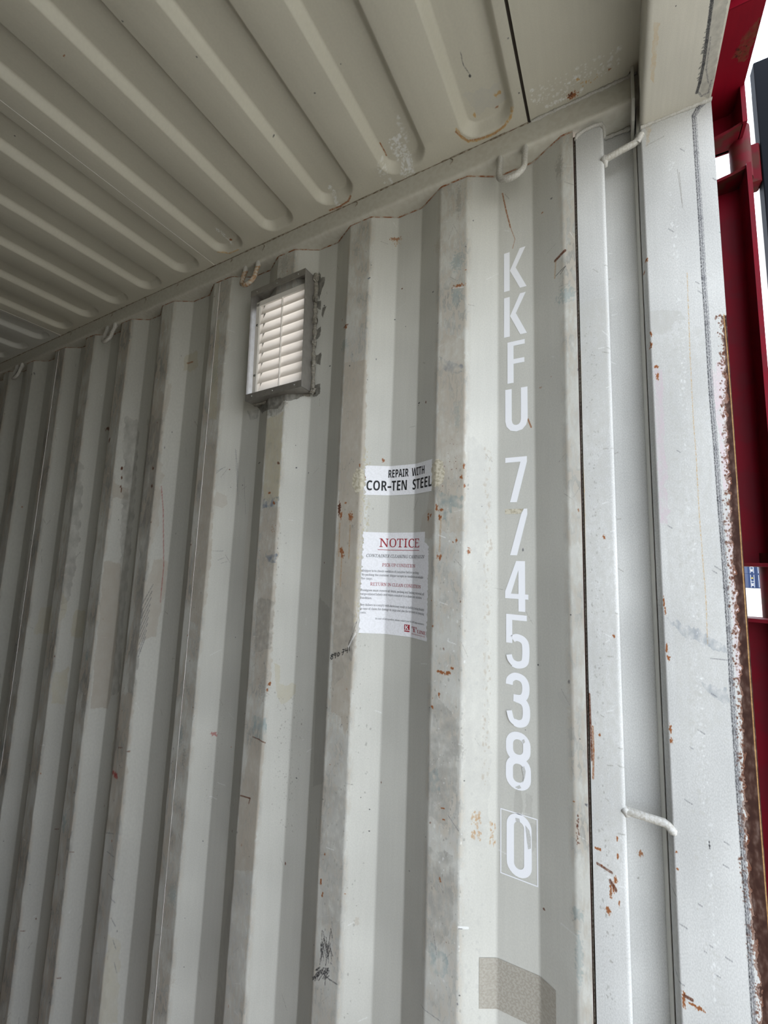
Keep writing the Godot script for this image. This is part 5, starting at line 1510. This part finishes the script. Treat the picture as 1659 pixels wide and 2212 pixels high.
func header() -> void:
	var t := base("trim_3")
	tag(t, "white door header beam across the top of the open doorway", "beam", "", "structure")
	var sec := rounded(PackedVector2Array([Vector2(0.0715, HEAD_Y), Vector2(0.188, HEAD_Y), Vector2(0.188, HEAD_Y + 0.006), Vector2(0.150, HEAD_Y + 0.02), Vector2(0.150, ROOF_Y + 0.03), Vector2(0.0715, ROOF_Y + 0.03)]), 0.010, [0])
	var hm := extrude(sec, -0.004, WIDTH + 0.02, "z", true)
	var s: Array = M.head_spec
	var a := hm.surface_get_arrays(0)
	var v: PackedVector3Array = a[Mesh.ARRAY_VERTEX]
	var uv := PackedVector2Array()
	for p in v: uv.append(Vector2((p.x - s[0]) / (s[1] - s[0]), p.z / s[2]))
	a[Mesh.ARRAY_TEX_UV] = uv
	var o := ArrayMesh.new()
	o.add_surface_from_arrays(Mesh.PRIMITIVE_TRIANGLES, a)
	put("header_beam", o, M.head, t)
	# small stiffener plate standing against the beam above the slot
	put("stiffener_plate", extrude(PackedVector2Array([Vector2(-0.045, E + 0.93), Vector2(0.004, E + 0.93), Vector2(0.030, E + 0.955), Vector2(0.030, ROOF_Y), Vector2(-0.045, ROOF_Y)]), 0.058, 0.063, "x"), M.paint, t)
	put("corner_block", box(Vector3(0.108, E + 0.985, -0.031), Vector3(0.084, 0.150, 0.052), 0.004), M.paint, t)
	# red outer part of the header
	put("red_ledge", extrude(PackedVector2Array([Vector2(0.186, HEAD_Y + 0.004), Vector2(0.2385, HEAD_Y + 0.004), Vector2(0.2385, HEAD_Y + 0.16), Vector2(0.186, HEAD_Y + 0.16)]), -0.06, 0.145, "z"), M.red_worn, t)
	var rp := PackedVector3Array()
	var ru := PackedVector2Array()
	for zz in [-0.058, 0.144]:
		for x in [0.1865, 0.2383]:
			rp.append(Vector3(x, HEAD_Y + 0.0035, zz))
			ru.append(Vector2((x - 0.186) / 0.0525, (zz + 0.06) / 0.205))
	put("red_ledge_face", grid(rp, 2, ru), M.red_ledge, t)
	put("red_ledge", extrude(PackedVector2Array([Vector2(0.186, HEAD_Y + 0.012), Vector2(0.236, HEAD_Y + 0.040), Vector2(0.236, HEAD_Y + 0.16), Vector2(0.186, HEAD_Y + 0.16)]), 0.145, WIDTH, "z"), M.red, t)

func unseen_door_leaf() -> void:
	# unseen other leaf, placed shut to keep daylight off the container depth
	var d := base("door_2")
	tag(d, "unseen shut door leaf, out of view, darkening the depth of the container", "door", "", "structure")
	var z0 := WIDTH / 2 + 0.01
	put("door_panel", box(Vector3(0.235, E / 2 + 0.45, (z0 + WIDTH) / 2), Vector3(0.03, E + 0.90, WIDTH - z0 - 0.06), 0.004), M.paint, d)
	put("door_frame", box(Vector3(0.235, E / 2 + 0.45, z0 + 0.03), Vector3(0.05, E + 0.90, 0.06), 0.006), M.paint, d)
	put("door_frame", box(Vector3(0.235, E / 2 + 0.45, WIDTH - 0.03), Vector3(0.05, E + 0.90, 0.06), 0.006), M.paint, d)
	put("gasket", box(Vector3(0.225, E / 2 + 0.45, z0 - 0.004), Vector3(0.03, E + 0.90, 0.012), 0.003), M.rubber, d)

func yard() -> void:
	var g := base("ground")
	tag(g, "pale concrete container yard outside the doorway", "ground", "", "structure")
	put("concrete", box(Vector3(20, -0.25, -20), Vector3(300, 0.1, 300), 0.01), M.concrete, g)
	put("painted_line", box(Vector3(14, -0.2005, -62), Vector3(60, 0.01, 2.6), 0.002), M.line_paint, g)

# ---------------------------------------------------------------- things
func vent() -> void:
	var v := base("louvre_vent", Vector3(-0.8865, E + 0.494, 0.0))
	v.rotation.z = deg_to_rad(1.9)
	tag(v, "galvanised box vent with white plastic louvres high on the corrugated wall", "vent")
	var w := 0.2245
	var h := 0.375
	var zf := 0.0185
	var zb := -0.035
	var hw := w / 2
	var t := 0.0016
	# side plates
	put("side_plate", box(Vector3(-hw + t / 2, h / 2, (zf + zb) / 2), Vector3(t, h, zf - zb), 0.0004), M.galv, v)
	put("side_plate", box(Vector3(hw - t / 2, h / 2, (zf + zb) / 2), Vector3(t, h, zf - zb), 0.0004), M.galv, v)
	for k in 2:
		var top := k == 1
		var yy := h - t / 2 if top else t / 2
		var fl := put("flange_plate", box(Vector3(0, yy, (zf + zb) / 2), Vector3(w, t, zf - zb), 0.0004), M.galv, v)
		put("front_lip", box(Vector3(0, h - 0.0105 if top else 0.0105, zf), Vector3(w + 0.001, 0.021, t), 0.0004), M.galv, fl)
		for x in [-0.085, 0.0, 0.085]:
			put("rivet", dome(Vector3(x, h - 0.011 if top else 0.011, zf + t / 2), 0.0022), M.galv_bright, fl)
	# plastic louvre, a little smaller than the box and set back
	var x0 := -0.098
	var x1 := hw - 0.003
	var y0 := 0.012
	var y1 := 0.338
	var zl := 0.004
	var fw := 0.016
	var fr := put("louvre_frame", box(Vector3(x0 + fw / 2, (y0 + y1) / 2, zl), Vector3(fw, y1 - y0, 0.006), 0.001), M.plastic, v)
	put("frame_bar", box(Vector3((x0 + x1) / 2, y1 - 0.009, zl), Vector3(x1 - x0, 0.018, 0.006), 0.001), M.plastic, fr)
	put("frame_bar", box(Vector3((x0 + x1) / 2, y0 + 0.005, zl), Vector3(x1 - x0, 0.010, 0.006), 0.001), M.plastic, fr)
	put("frame_bar", box(Vector3(x0 + fw + 0.001, (y0 + y1) / 2, zl - 0.006), Vector3(0.002, y1 - y0, 0.014), 0.0005), M.plastic, fr)
	put("mullion", box(Vector3(0.012, (y0 + y1) / 2, zl), Vector3(0.0035, y1 - y0 - 0.03, 0.007), 0.0008), M.plastic, fr)
	for y in [0.085, 0.256]:
		var sc := put("screw", dome(Vector3(x0 + 0.008, y, zl + 0.003), 0.0042), M.screw, v)
		put("screw_slot", box(Vector3(x0 + 0.008, y, zl + 0.0052), Vector3(0.0055, 0.0009, 0.0012), 0.0001), M.joint, sc)
	var n := 9
	var lo := y0 + 0.008
	var pitch := (y1 - 0.018 - lo) / n
	for k in n:
		for s in 2:
			var a := x0 + fw + 0.0005 if s == 0 else 0.012
			var b := 0.012 if s == 0 else hw - t
			put("louvre_blade", blade(a, b, lo + pitch * k, pitch, zl - 0.003, s == 0), M.plastic_thin, v)
	# dark opening behind and dull sealant squeezed out round the box
	var sl := put("sealant_bead", bead(Vector3(hw + 0.003, 0.002, -0.028), Vector3(hw + 0.003, h + 0.002, -0.029), 0.0070, 3, 0.4, 26, 0.0014), M.sealant, v)
	var rng := RandomNumberGenerator.new()
	rng.seed = 17
	for y in [0.004, 0.09, 0.155, 0.222, 0.300, 0.368]:
		var p := PackedVector3Array()
		var rr := []
		for q in 7:
			p.append(Vector3(hw + 0.002 + rng.randf_range(-0.004, 0.012), y + rng.randf_range(-0.012, 0.012), -0.027 + rng.randf_range(0, 0.006)))
			rr.append(rng.randf_range(0.004, 0.0085))
		put("sealant_lump", tube(p, rr, 7), M.sealant, sl)
	put("sealant_bead", bead(Vector3(-hw + 0.01, -0.003, -0.012), Vector3(hw - 0.01, -0.003, -0.030), 0.0050, 5, 0.5, 20, 0.002), M.sealant, v)
	put("sealant_bead", bead(Vector3(-0.03, h + 0.003, -0.018), Vector3(hw, h + 0.003, -0.030), 0.0035, 6, 0.4, 16, 0.001), M.sealant, v)

func dome(c: Vector3, r: float) -> ArrayMesh:
	var st := SurfaceTool.new()
	st.begin(Mesh.PRIMITIVE_TRIANGLES)
	for j in 3:
		for k in 12:
			var q := []
			for e in [[j, k], [j + 1, k], [j + 1, k + 1], [j, k + 1]]:
				var a: float = PI / 2 * e[0] / 3
				var b: float = TAU * e[1] / 12
				q.append(Vector3(sin(a) * cos(b), sin(a) * sin(b), cos(a)))
			var f := func(d: Vector3) -> Vector3: return c + Vector3(d.x * r, d.y * r, d.z * r * 0.6)
			tri(st, f.call(q[0]), f.call(q[1]), f.call(q[2]), q[0], q[1], q[2])
			tri(st, f.call(q[0]), f.call(q[2]), f.call(q[3]), q[0], q[2], q[3])
	return st.commit()

func blade(a: float, b: float, y: float, pitch: float, z: float, round_end: bool) -> ArrayMesh:
	var pts := PackedVector3Array()
	var nx := 14
	var ny := 8
	for j in ny + 1:
		var t := float(j) / ny            # 0 bottom lip, 1 top
		for i in nx + 1:
			var s := float(i) / nx
			var x := lerpf(a, b, s)
			var zz := z + 0.006 - 0.016 * pow(t, 0.8)
			if round_end:
				var d := (x - a) / 0.040
				var edge := 1.0 - sqrt(clampf(1.0 - pow(1.0 - clampf(d, 0, 1), 2), 0, 1))
				zz -= 0.012 * maxf(0.0, edge - (1.0 - t) * 0.75)
			pts.append(Vector3(x, y + pitch * 1.65 * t, zz))
	return grid(pts, nx + 1, PackedVector2Array(), true)

func letter(parent: Node, x: float, y: float, t: PackedVector2Array, mat: Material = null, called := "letter", off := 0.0005) -> void:
	var q := PackedVector2Array()
	for v in t: q.append(Vector2(x + v.x * 0.001, E + y + v.y * 0.001))
	put(called, lay(q, off), mat if mat else M.vinyl, parent)

func pv(a: Array) -> PackedVector2Array:
	var o := PackedVector2Array()
	for i in range(0, a.size(), 2): o.append(Vector2(a[i], a[i + 1]))
	return o

func container_number() -> void:
	var o := base("container_number")
	tag(o, "tall white vinyl letters and digits reading down the wall recess above the tape", "lettering")
	var s := 14.6
	var K := fill(pv([0, 0, 13.5, 0, 13.5, 100, 0, 100]))
	K.append_array(fill(pv([14, 51, 37, 102, 50, 102, 27.5, 55, 52, 0, 37, 0])))
	letter(o, -0.2130, 0.6540, K)
	letter(o, -0.2130, 0.5380, K)
	letter(o, -0.2050, 0.4230, fill(pv([0, 0, 14, 0, 14, 46, 38, 46, 38, 57.5, 14, 57.5, 14, 90, 39, 90, 39, 101, 0, 101])))
	letter(o, -0.2095, 0.3080, ribbon(pv([6.75, 101, 6.75, 26, 9, 16, 15, 9, 24, 6.75, 33, 9, 39, 16, 41.5, 26, 41.5, 101]), s))
	letter(o, -0.2100, 0.1460, fill(pv([0, 102, 47, 102, 47, 90, 25, 0, 10, 0, 33, 90.5, 0, 90.5])))
	letter(o, -0.2100, 0.0290, fill(pv([40, 102, 47, 102, 47, 90, 25, 0, 10, 0, 34, 90])))
	letter(o, -0.2105, 0.0290, fill(pv([0, 91, 33, 91, 40, 102, 0, 102])), M.residue, "glue_residue", 0.0003)
	var four := fill(pv([28, 0, 42, 0, 42, 107, 28, 107]))
	four.append_array(fill(pv([0, 26, 28, 26, 28, 36.5, 0, 36.5])))
	four.append_array(fill(pv([42, 26, 48.5, 26, 48.5, 36.5, 42, 36.5])))
	four.append_array(fill(pv([0, 36.5, 12.5, 36.5, 28, 87, 28, 107, 23.5, 107, 0, 41])))
	letter(o, -0.2105, -0.0900, four)
	var five := fill(pv([0, 50, 13, 50, 13, 110, 0, 110]))
	five.append_array(fill(pv([13, 98, 43, 98, 43, 109.5, 13, 110])))
	five.append_array(ribbon(curved(pv([13.5, 58.5, 18, 61.5, 24, 62.5, 34, 59, 40, 49, 40, 22, 36, 11, 24, 6.5, 14, 9])), s))
	letter(o, -0.2085, -0.2070, five)
	letter(o, -0.2085, -0.2070, ribbon(curved(pv([16, 9, 9, 17, 6.5, 26])), 12.0), null, "peeled_letter_end", 0.0022)
	letter(o, -0.2085, -0.3240, ribbon(curved(pv([6.5, 82, 8, 92, 16, 99, 24, 100, 34, 96, 39.5, 86, 39.5, 70, 35, 60, 27, 56.5, 15, 56.5])), s))
	letter(o, -0.2085, -0.3240, ribbon(curved(pv([20, 55.5, 28, 54, 36, 50, 40.5, 40, 40.5, 22, 36, 11, 26, 6.5, 17, 8])), s), null, "letter_stroke", 0.0006)
	letter(o, -0.2085, -0.3240, ribbon(curved(pv([19, 8, 11, 14, 6.5, 30])), 11.5), null, "peeled_letter_end", 0.0024)
	var eight := ribbon(ring(24, 81, 17.2, 22, 16.5), s, true)
	letter(o, -0.2085, -0.4440, eight)
	letter(o, -0.2085, -0.4440, ribbon(ring(24, 31, 17.6, 25, 16.5), s, true), null, "letter_stroke", 0.0006)
	letter(o, -0.2085, -0.4440, fill(pv([32, 96, 36, 99, 38, 94, 35, 90])), M.wall_chip, "chipped_spot", 0.0009)
	letter(o, -0.2085, -0.4440, fill(pv([31, 42, 36, 47, 39, 38, 37, 25, 33, 14, 35, 28])), M.wall_chip, "chipped_spot", 0.0009)
	letter(o, -0.2085, -0.4440, fill(pv([18, 3, 27, 9, 30, 4, 24, 1])), M.wall_chip, "chipped_spot", 0.0009)
	letter(o, -0.2065, -0.6060, ribbon(ring(23, 58, 17, 51, 17), s, true))
	letter(o, -0.2065, -0.6060, fill(pv([36, 99, 43, 92, 46, 80, 46, 60, 41, 57, 39, 70, 37, 88])), M.wall_chip, "chipped_spot", 0.0009)
	letter(o, -0.2065, -0.6060, fill(pv([16, 107, 24, 108, 26, 100, 18, 101])), M.wall_chip, "chipped_spot", 0.0009)
	letter(o, -0.2205, -0.6110, ribbon(pv([1, 1, 72, 1, 72, 121, 1, 121]), 2.0, true), M.vinyl, "number_box")
	var hw := base("handwritten_number")
	tag(hw, "small black handwritten 890 740 on the worn crest left of the notice", "lettering")
	for st in [[0, 2, 3, 5, 6, 3, 3, 1, 0, -2, 2, -5, 5, -4, 5, -1, 1, 2], [12, 5, 9, 6, 8, 3, 10, 1, 13, 5, 12, 0, 11, -5], [18, 6, 16, 2, 17, -2, 20, -1, 21, 3, 18, 6], [27, 9, 32, 9, 30, 3, 28, -2], [26, 4, 32, 5], [36, 10, 35, 5, 40, 6], [40, 11, 40, 5, 39, 0], [44, 12, 44, 7, 44, 3]]:
		var q := PackedVector2Array()
		for v in ribbon(pv(st), 1.3): q.append(Vector2(-0.638 + v.x * 0.00125, E - 0.2385 + v.y * 0.00125 + v.x * 0.0004))
		put("pen_stroke", lay(q, 0.0004), M.ink, hw)
	# grey tape below, over the recess and part of both slopes
	var tp := PackedVector2Array()
	for v in fill(pv([-258, -768, -116, -761, -116, -850, -258, -857])): tp.append(Vector2(v.x * 0.001, E + v.y * 0.001))
	var tape := base("tape_patch")
	tag(tape, "torn rectangle of grey tape residue under the boxed zero", "tape")
	put("tape", lay(tp, 0.0006), M.tape, tape)

func torn(x0: float, y0: float, x1: float, y1: float, sd: int, rough: Array) -> PackedVector2Array:
	# outline with ragged edges: rough = [left, bottom, right, top] in metres
	var rng := RandomNumberGenerator.new()
	rng.seed = sd
	var p := PackedVector2Array()
	var c := [Vector2(x0, y1), Vector2(x0, y0), Vector2(x1, y0), Vector2(x1, y1)]
	for e in 4:
		var a: Vector2 = c[e]
		var b: Vector2 = c[(e + 1) % 4]
		var inn := Vector2((a - b).y, -(a - b).x).normalized()
		var n := int((b - a).length() / 0.0035) if rough[e] > 0 else 1
		for k in n:
			var q := a.lerp(b, float(k) / n)
			if rough[e] > 0: q += inn * (rough[e] * pow(rng.randf(), 2.0))
			p.append(q)
	return p

func repair_sticker() -> void:
	var o := base("repair_sticker")
	tag(o, "white sticker with two lines of bold black capitals above the notice", "sticker")
	var p := torn(-0.564, E + 0.176, -0.3740, E + 0.2535, 4, [0.006, 0.0, 0.004, 0.0])
	put("paper", lay(fill(p), 0.0007), M.sticker, o)
	put("print", lay(words("REPAIR  WITH", "Droid Sans", -0.5085, E + 0.2225, 0.0205, 0.1090, 600), 0.0011), M.ink, o)
	put("print", lay(words("COR–TEN  STEEL", "Droid Sans", -0.5580, E + 0.1875, 0.0255, 0.1830, 700), 0.0011), M.ink, o)
	put("glue_residue", lay(fill(blob(-0.5790, E + 0.2130, 0.019, 0.034, 21)), 0.0004), M.residue, o)
	put("glue_residue", lay(fill(blob(-0.3600, E + 0.2170, 0.019, 0.036, 22)), 0.0004), M.residue, o)

func blob(x: float, y: float, rx: float, ry: float, sd: int) -> PackedVector2Array:
	var rng := RandomNumberGenerator.new()
	rng.seed = sd
	var p := PackedVector2Array()
	for k in 28:
		var a := TAU * k / 28
		var r := rng.randf_range(0.84, 1.06)
		p.append(Vector2(x + cos(a) * rx * r, y + sin(a) * ry * r))
	return p

func notice_sticker() -> void:
	var o := base("notice_sticker")
	tag(o, "white paper notice about container cleaning with a red heading and logo", "notice")
	var L := -0.5625
	var p := torn(L, E - 0.1715, -0.3790, E + 0.0800, 8, [0.005, 0.0, 0.004, 0.0])
	var q := PackedVector2Array()      # a torn bite at the upper right edge
	for v in p:
		if v.x > -0.392 and v.y > E + 0.045: q.append(Vector2(v.x - 0.014 * clampf((v.y - E - 0.045) / 0.012, 0, 1), v.y))
		else: q.append(v)
	put("paper", lay(fill(q), 0.0007), M.sticker, o)
	var sf := "Droid Serif"
	var rows := [
		["NOTICE", -0.5235, 0.0425, 0.0215, 0.112, "red", 400, 0.0],
		["CONTAINER CLEANING CAMPAIGN", -0.5525, 0.0165, 0.0076, 0.158, "ink", 400, 0.22],
		["PICK-UP CONDITION", -0.5155, -0.0060, 0.0078, 0.092, "red", 400, 0.0],
		["Shipper is to check condition of container before packing.", -0.5600, -0.0205, 0.0050, 0.150, "ink", 400, 0.0],
		["By packing the container, shipper accepts its condition as suitable", -0.5600, -0.0305, 0.0050, 0.165, "ink", 400, 0.0],
		["for cargo.", -0.5600, -0.0400, 0.0050, 0.024, "ink", 400, 0.0],
		["RETURN IN CLEAN CONDITION", -0.5405, -0.0545, 0.0076, 0.138, "red", 400, 0.0],
		["Consignee must remove all debris, packing and lashing material, all", -0.5610, -0.0690, 0.0050, 0.170, "ink", 400, 0.0],
		["cargo-related labels and return container in a clean and odorless", -0.5610, -0.0785, 0.0050, 0.162, "ink", 400, 0.0],
		["condition.", -0.5610, -0.0880, 0.0050, 0.025, "ink", 400, 0.0],
		["Any failure to comply with above may result in liability being denied", -0.5612, -0.1050, 0.0050, 0.171, "ink", 400, 0.0],
		["in case of claim for damage to cargo and also the recovery of cleaning", -0.5612, -0.1145, 0.0050, 0.171, "ink", 400, 0.0],
		["costs.", -0.5612, -0.1240, 0.0050, 0.014, "ink", 400, 0.0],
		["In case of any question, please contact your K-LINE representative.", -0.5270, -0.1370, 0.0038, 0.138, "ink", 400, 0.2],
	]
	for r in rows:
		put("print", lay(words(r[0], sf, r[1], E + r[2], r[3], r[4], r[6], false, r[7]), 0.0011), M.ink_red if r[5] == "red" else M.ink_grey, o)
	put("rule", lay(fill(pv2([-0.5270, 0.0365, -0.4110, 0.0365, -0.4110, 0.0353, -0.5270, 0.0353])), 0.0011), M.ink_red, o)
	# company mark
	var lg := put("company_mark", lay(fill(pv2([-0.4510, -0.1555, -0.4365, -0.1555, -0.4365, -0.1430, -0.4510, -0.1430])), 0.0011), M.ink_red, o)
	put("mark_bar", lay(fill(pv2([-0.4510, -0.1600, -0.4365, -0.1600, -0.4365, -0.1572, -0.4510, -0.1572])), 0.0011), M.ink_red, lg)
	put("mark_letter", lay(words("K", "Droid Sans", -0.4485, E - 0.1545, 0.0100, 0.0090, 700), 0.0014), M.sticker, lg)
	put("print", lay(words("\"K\"", sf, -0.4300, E - 0.1580, 0.0125, 0.0170, 700), 0.0011), M.ink_red, o)
	put("print", lay(words("LINE", sf, -0.4110, E - 0.1580, 0.0072, 0.0270, 700), 0.0011), M.ink_red, o)
	put("print", lay(words("KAWASAKI KISEN KAISHA, LTD.", sf, -0.4300, E - 0.1635, 0.0026, 0.0450, 400), 0.0011), M.ink_red, o)

func pv2(a: Array) -> PackedVector2Array:
	var o := PackedVector2Array()
	for i in range(0, a.size(), 2): o.append(Vector2(a[i], E + a[i + 1]))
	return o

func lashing_ring(xa: float, xb: float, k: int) -> void:
	var at := Vector3((xa + xb) / 2, RAIL_Y, 0.004)
	var o := base("lashing_ring", at)
	var lb: String = ["bent steel lashing ring under the rail above the white numbers", "rusty bent steel lashing ring under the rail beside the vent", "bent steel lashing ring under the rail, first beyond the vent", "bent steel lashing ring under the rail, second beyond the vent"][k]
	tag(o, lb, "ring", "lashing rings under the roof rail")
	var h := (xb - xa) / 2
	var p := PackedVector3Array()
	p.append(Vector3(-h, -0.006, 0.002))
	p.append(Vector3(-h, -0.022, 0.008))
	p.append(Vector3(-h, -0.040, 0.013))
	for q in 11:
		var a := PI + PI * q / 10.0
		p.append(Vector3(cos(a) * h, -0.054 + sin(a) * h * 0.95, 0.015 + 0.008 * -sin(a)))
	p.append(Vector3(h, -0.040, 0.013))
	p.append(Vector3(h, -0.022, 0.008))
	p.append(Vector3(h, -0.006, 0.002))
	put("bent_rod", tube(p, [0.0072], 12), M.rust_paint if k == 1 else M.ring, o)
	for s in [-1, 1]:
		var wp := PackedVector3Array([Vector3(s * h, 0.004, 0.004), Vector3(s * h, -0.004, 0.006), Vector3(s * h + 0.001, -0.012, 0.008), Vector3(s * h, -0.021, 0.009)])
		put("weld", tube(wp, [0.0055, 0.0082, 0.0070, 0.0060], 9), M.weld, o)

func slot_bar(ya: float, yb: float, bend: float, label: String) -> void:
	var o := base("slot_bar", Vector3(0.006, ya, -0.004))
	tag(o, label, "bar", "lashing bars across the post slot")
	var dy := yb - ya
	var p := PackedVector3Array([Vector3(-0.004, -0.004, -0.004), Vector3(0.003, 0, 0), Vector3(0.030, dy * 0.4, 0.001), Vector3(0.056, dy * 0.8, 0.001), Vector3(0.062, dy * 0.9 + bend * 0.15, 0.002), Vector3(0.068, dy + bend * 0.5, 0.003)])
	put("rod", tube(p, [0.0074, 0.0070, 0.0068, 0.0068, 0.0070, 0.0070], 12), M.ring, o)
	put("weld", tube(PackedVector3Array([Vector3(-0.006, 0.006, -0.006), Vector3(-0.002, 0.001, 0.001), Vector3(0.001, -0.006, -0.002), Vector3(0.002, -0.012, -0.008)]), [0.003, 0.008, 0.0065, 0.003], 9), M.weld, o)
	put("weld", tube(PackedVector3Array([Vector3(0.060, dy * 0.9 - 0.004, 0.002), Vector3(0.065, dy + bend * 0.3, 0.004), Vector3(0.069, dy + bend * 0.6, 0.002)]), [0.0055, 0.0070, 0.0045], 9), M.weld, o)

func door_side() -> void:
	# red channel along the outer edge of the post, cut away at the hinges
	var spans := [[E + 0.838, E + 0.935], [E + 0.018, E + 0.752], [E - 1.60, E - 0.068]]
	var names := ["short red channel piece under the door header beside the post", "long red steel channel between the upper hinge and the yard view", "red steel channel below the gap that shows the yard"]
	for k in 3:
		var s: Array = spans[k]
		var o := base("post_channel", Vector3(0.2, s[0], -0.03))
		tag(o, names[k], "channel", "red channels along the doorway post")
		var sec := PackedVector2Array([Vector2(0.150, -0.055), Vector2(0.2325, -0.055), Vector2(0.2325, 0.0), Vector2(0.2394, 0.0), Vector2(0.2394, -0.063), Vector2(0.150, -0.063)])
		sec = rounded(sec, 0.012, [1])
		for i in sec.size(): sec[i] -= Vector2(0.2, -0.03)
		put("channel", extrude(sec, 0.0, s[1] - s[0], "y", true), M.red_worn, o)
		var cap := PackedVector2Array([Vector2(0.152, -0.060), Vector2(0.2340, -0.060), Vector2(0.2340, -0.004), Vector2(0.215, -0.012), Vector2(0.19, -0.018), Vector2(0.152, -0.018)])
		for i in cap.size(): cap[i] -= Vector2(0.2, -0.03)
		if k < 2: put("end_plate", extrude(cap, 0.0, 0.006, "y"), M.red_rust, o)
		if k > 0: put("end_plate", extrude(cap, s[1] - s[0] - 0.006, s[1] - s[0], "y"), M.red_rust, o)
	for k in 2:
		var yy: float = [E + 0.798, E - 0.03][k]
		var hg := base("hinge_bracket", Vector3(0.238, yy, -0.052))
		tag(hg, ["rusty red door hinge under the header, between two red channels", "dark red door hinge beside the gap that shows the yard"][k], "bracket", "hinge brackets on the doorway post")
		if k == 1: hg.position = Vector3(0.238, yy, -0.058)
		put("knuckle", tube(PackedVector3Array([Vector3(0, -0.040, 0), Vector3(0, 0.0, 0), Vector3(0, 0.072, 0)]), [0.0165], 18), M.red_rust, hg)
		put("pin", tube(PackedVector3Array([Vector3(0, -0.055, 0), Vector3(0, 0.085, 0)]), [0.008], 10), M.steel_dark, hg)
		put("blade", box(Vector3(0.0175, 0.018, -0.046), Vector3(0.042, 0.088, 0.030), 0.003), M.red_rust, hg)
	var d := base("door_leaf", Vector3(0.277, 0.0, -0.10))
	tag(d, "open container door leaf with a black rubber gasket along its hinge edge", "door")
	put("gasket", box(Vector3(0.016, E / 2 + 0.53, 0.004), Vector3(0.032, E + 1.02 , 0.026), 0.0015), M.rubber, d)
	put("door_frame", box(Vector3(0.07, E / 2 + 0.53, -0.035), Vector3(0.12, E + 1.0, 0.05), 0.006), M.paint, d)
	put("door_panel", box(Vector3(0.62, E / 2 + 0.53, -0.035), Vector3(1.0, E + 0.96, 0.03), 0.006), M.paint, d)

func far_container() -> void:
	var o := base("container_stack", Vector3(21.7, -0.2, -106.0))
	o.rotation.y = deg_to_rad(10.0)
	tag(o, "two navy blue shipping containers stacked far across the yard", "containers")
	for k in 2:
		var y := 2.6 * k
		var b := put("container", box(Vector3(0, y + 1.30, 0), Vector3(2.44, 2.59, 12.0), 0.03), M.navy, o)
		for x in [-0.85, -0.35, 0.35, 0.85]:
			put("lock_rod", tube(PackedVector3Array([Vector3(x, y + 0.15, 6.06), Vector3(x, y + 2.45, 6.06)]), [0.03], 6), M.steel_light, b)
		put("door_gap", box(Vector3(0, y + 1.3, 6.01), Vector3(0.03, 2.4, 0.03)), M.rubber, b)
		for h in [0.9, 1.25]: put("lock_handle", box(Vector3(-0.6, y + h, 6.08), Vector3(0.5, 0.06, 0.05)), M.steel_light, b)
		put("warning_label", extrude(PackedVector2Array([Vector2(-0.75, y + 1.75), Vector2(-0.45, y + 1.75), Vector2(-0.6, y + 2.02)]), 6.01, 6.03, "z"), M.yellow, b)
		put("white_plate", box(Vector3(-0.6, y + 0.6, 6.02), Vector3(0.3, 0.3, 0.02)), M.steel_light, b)
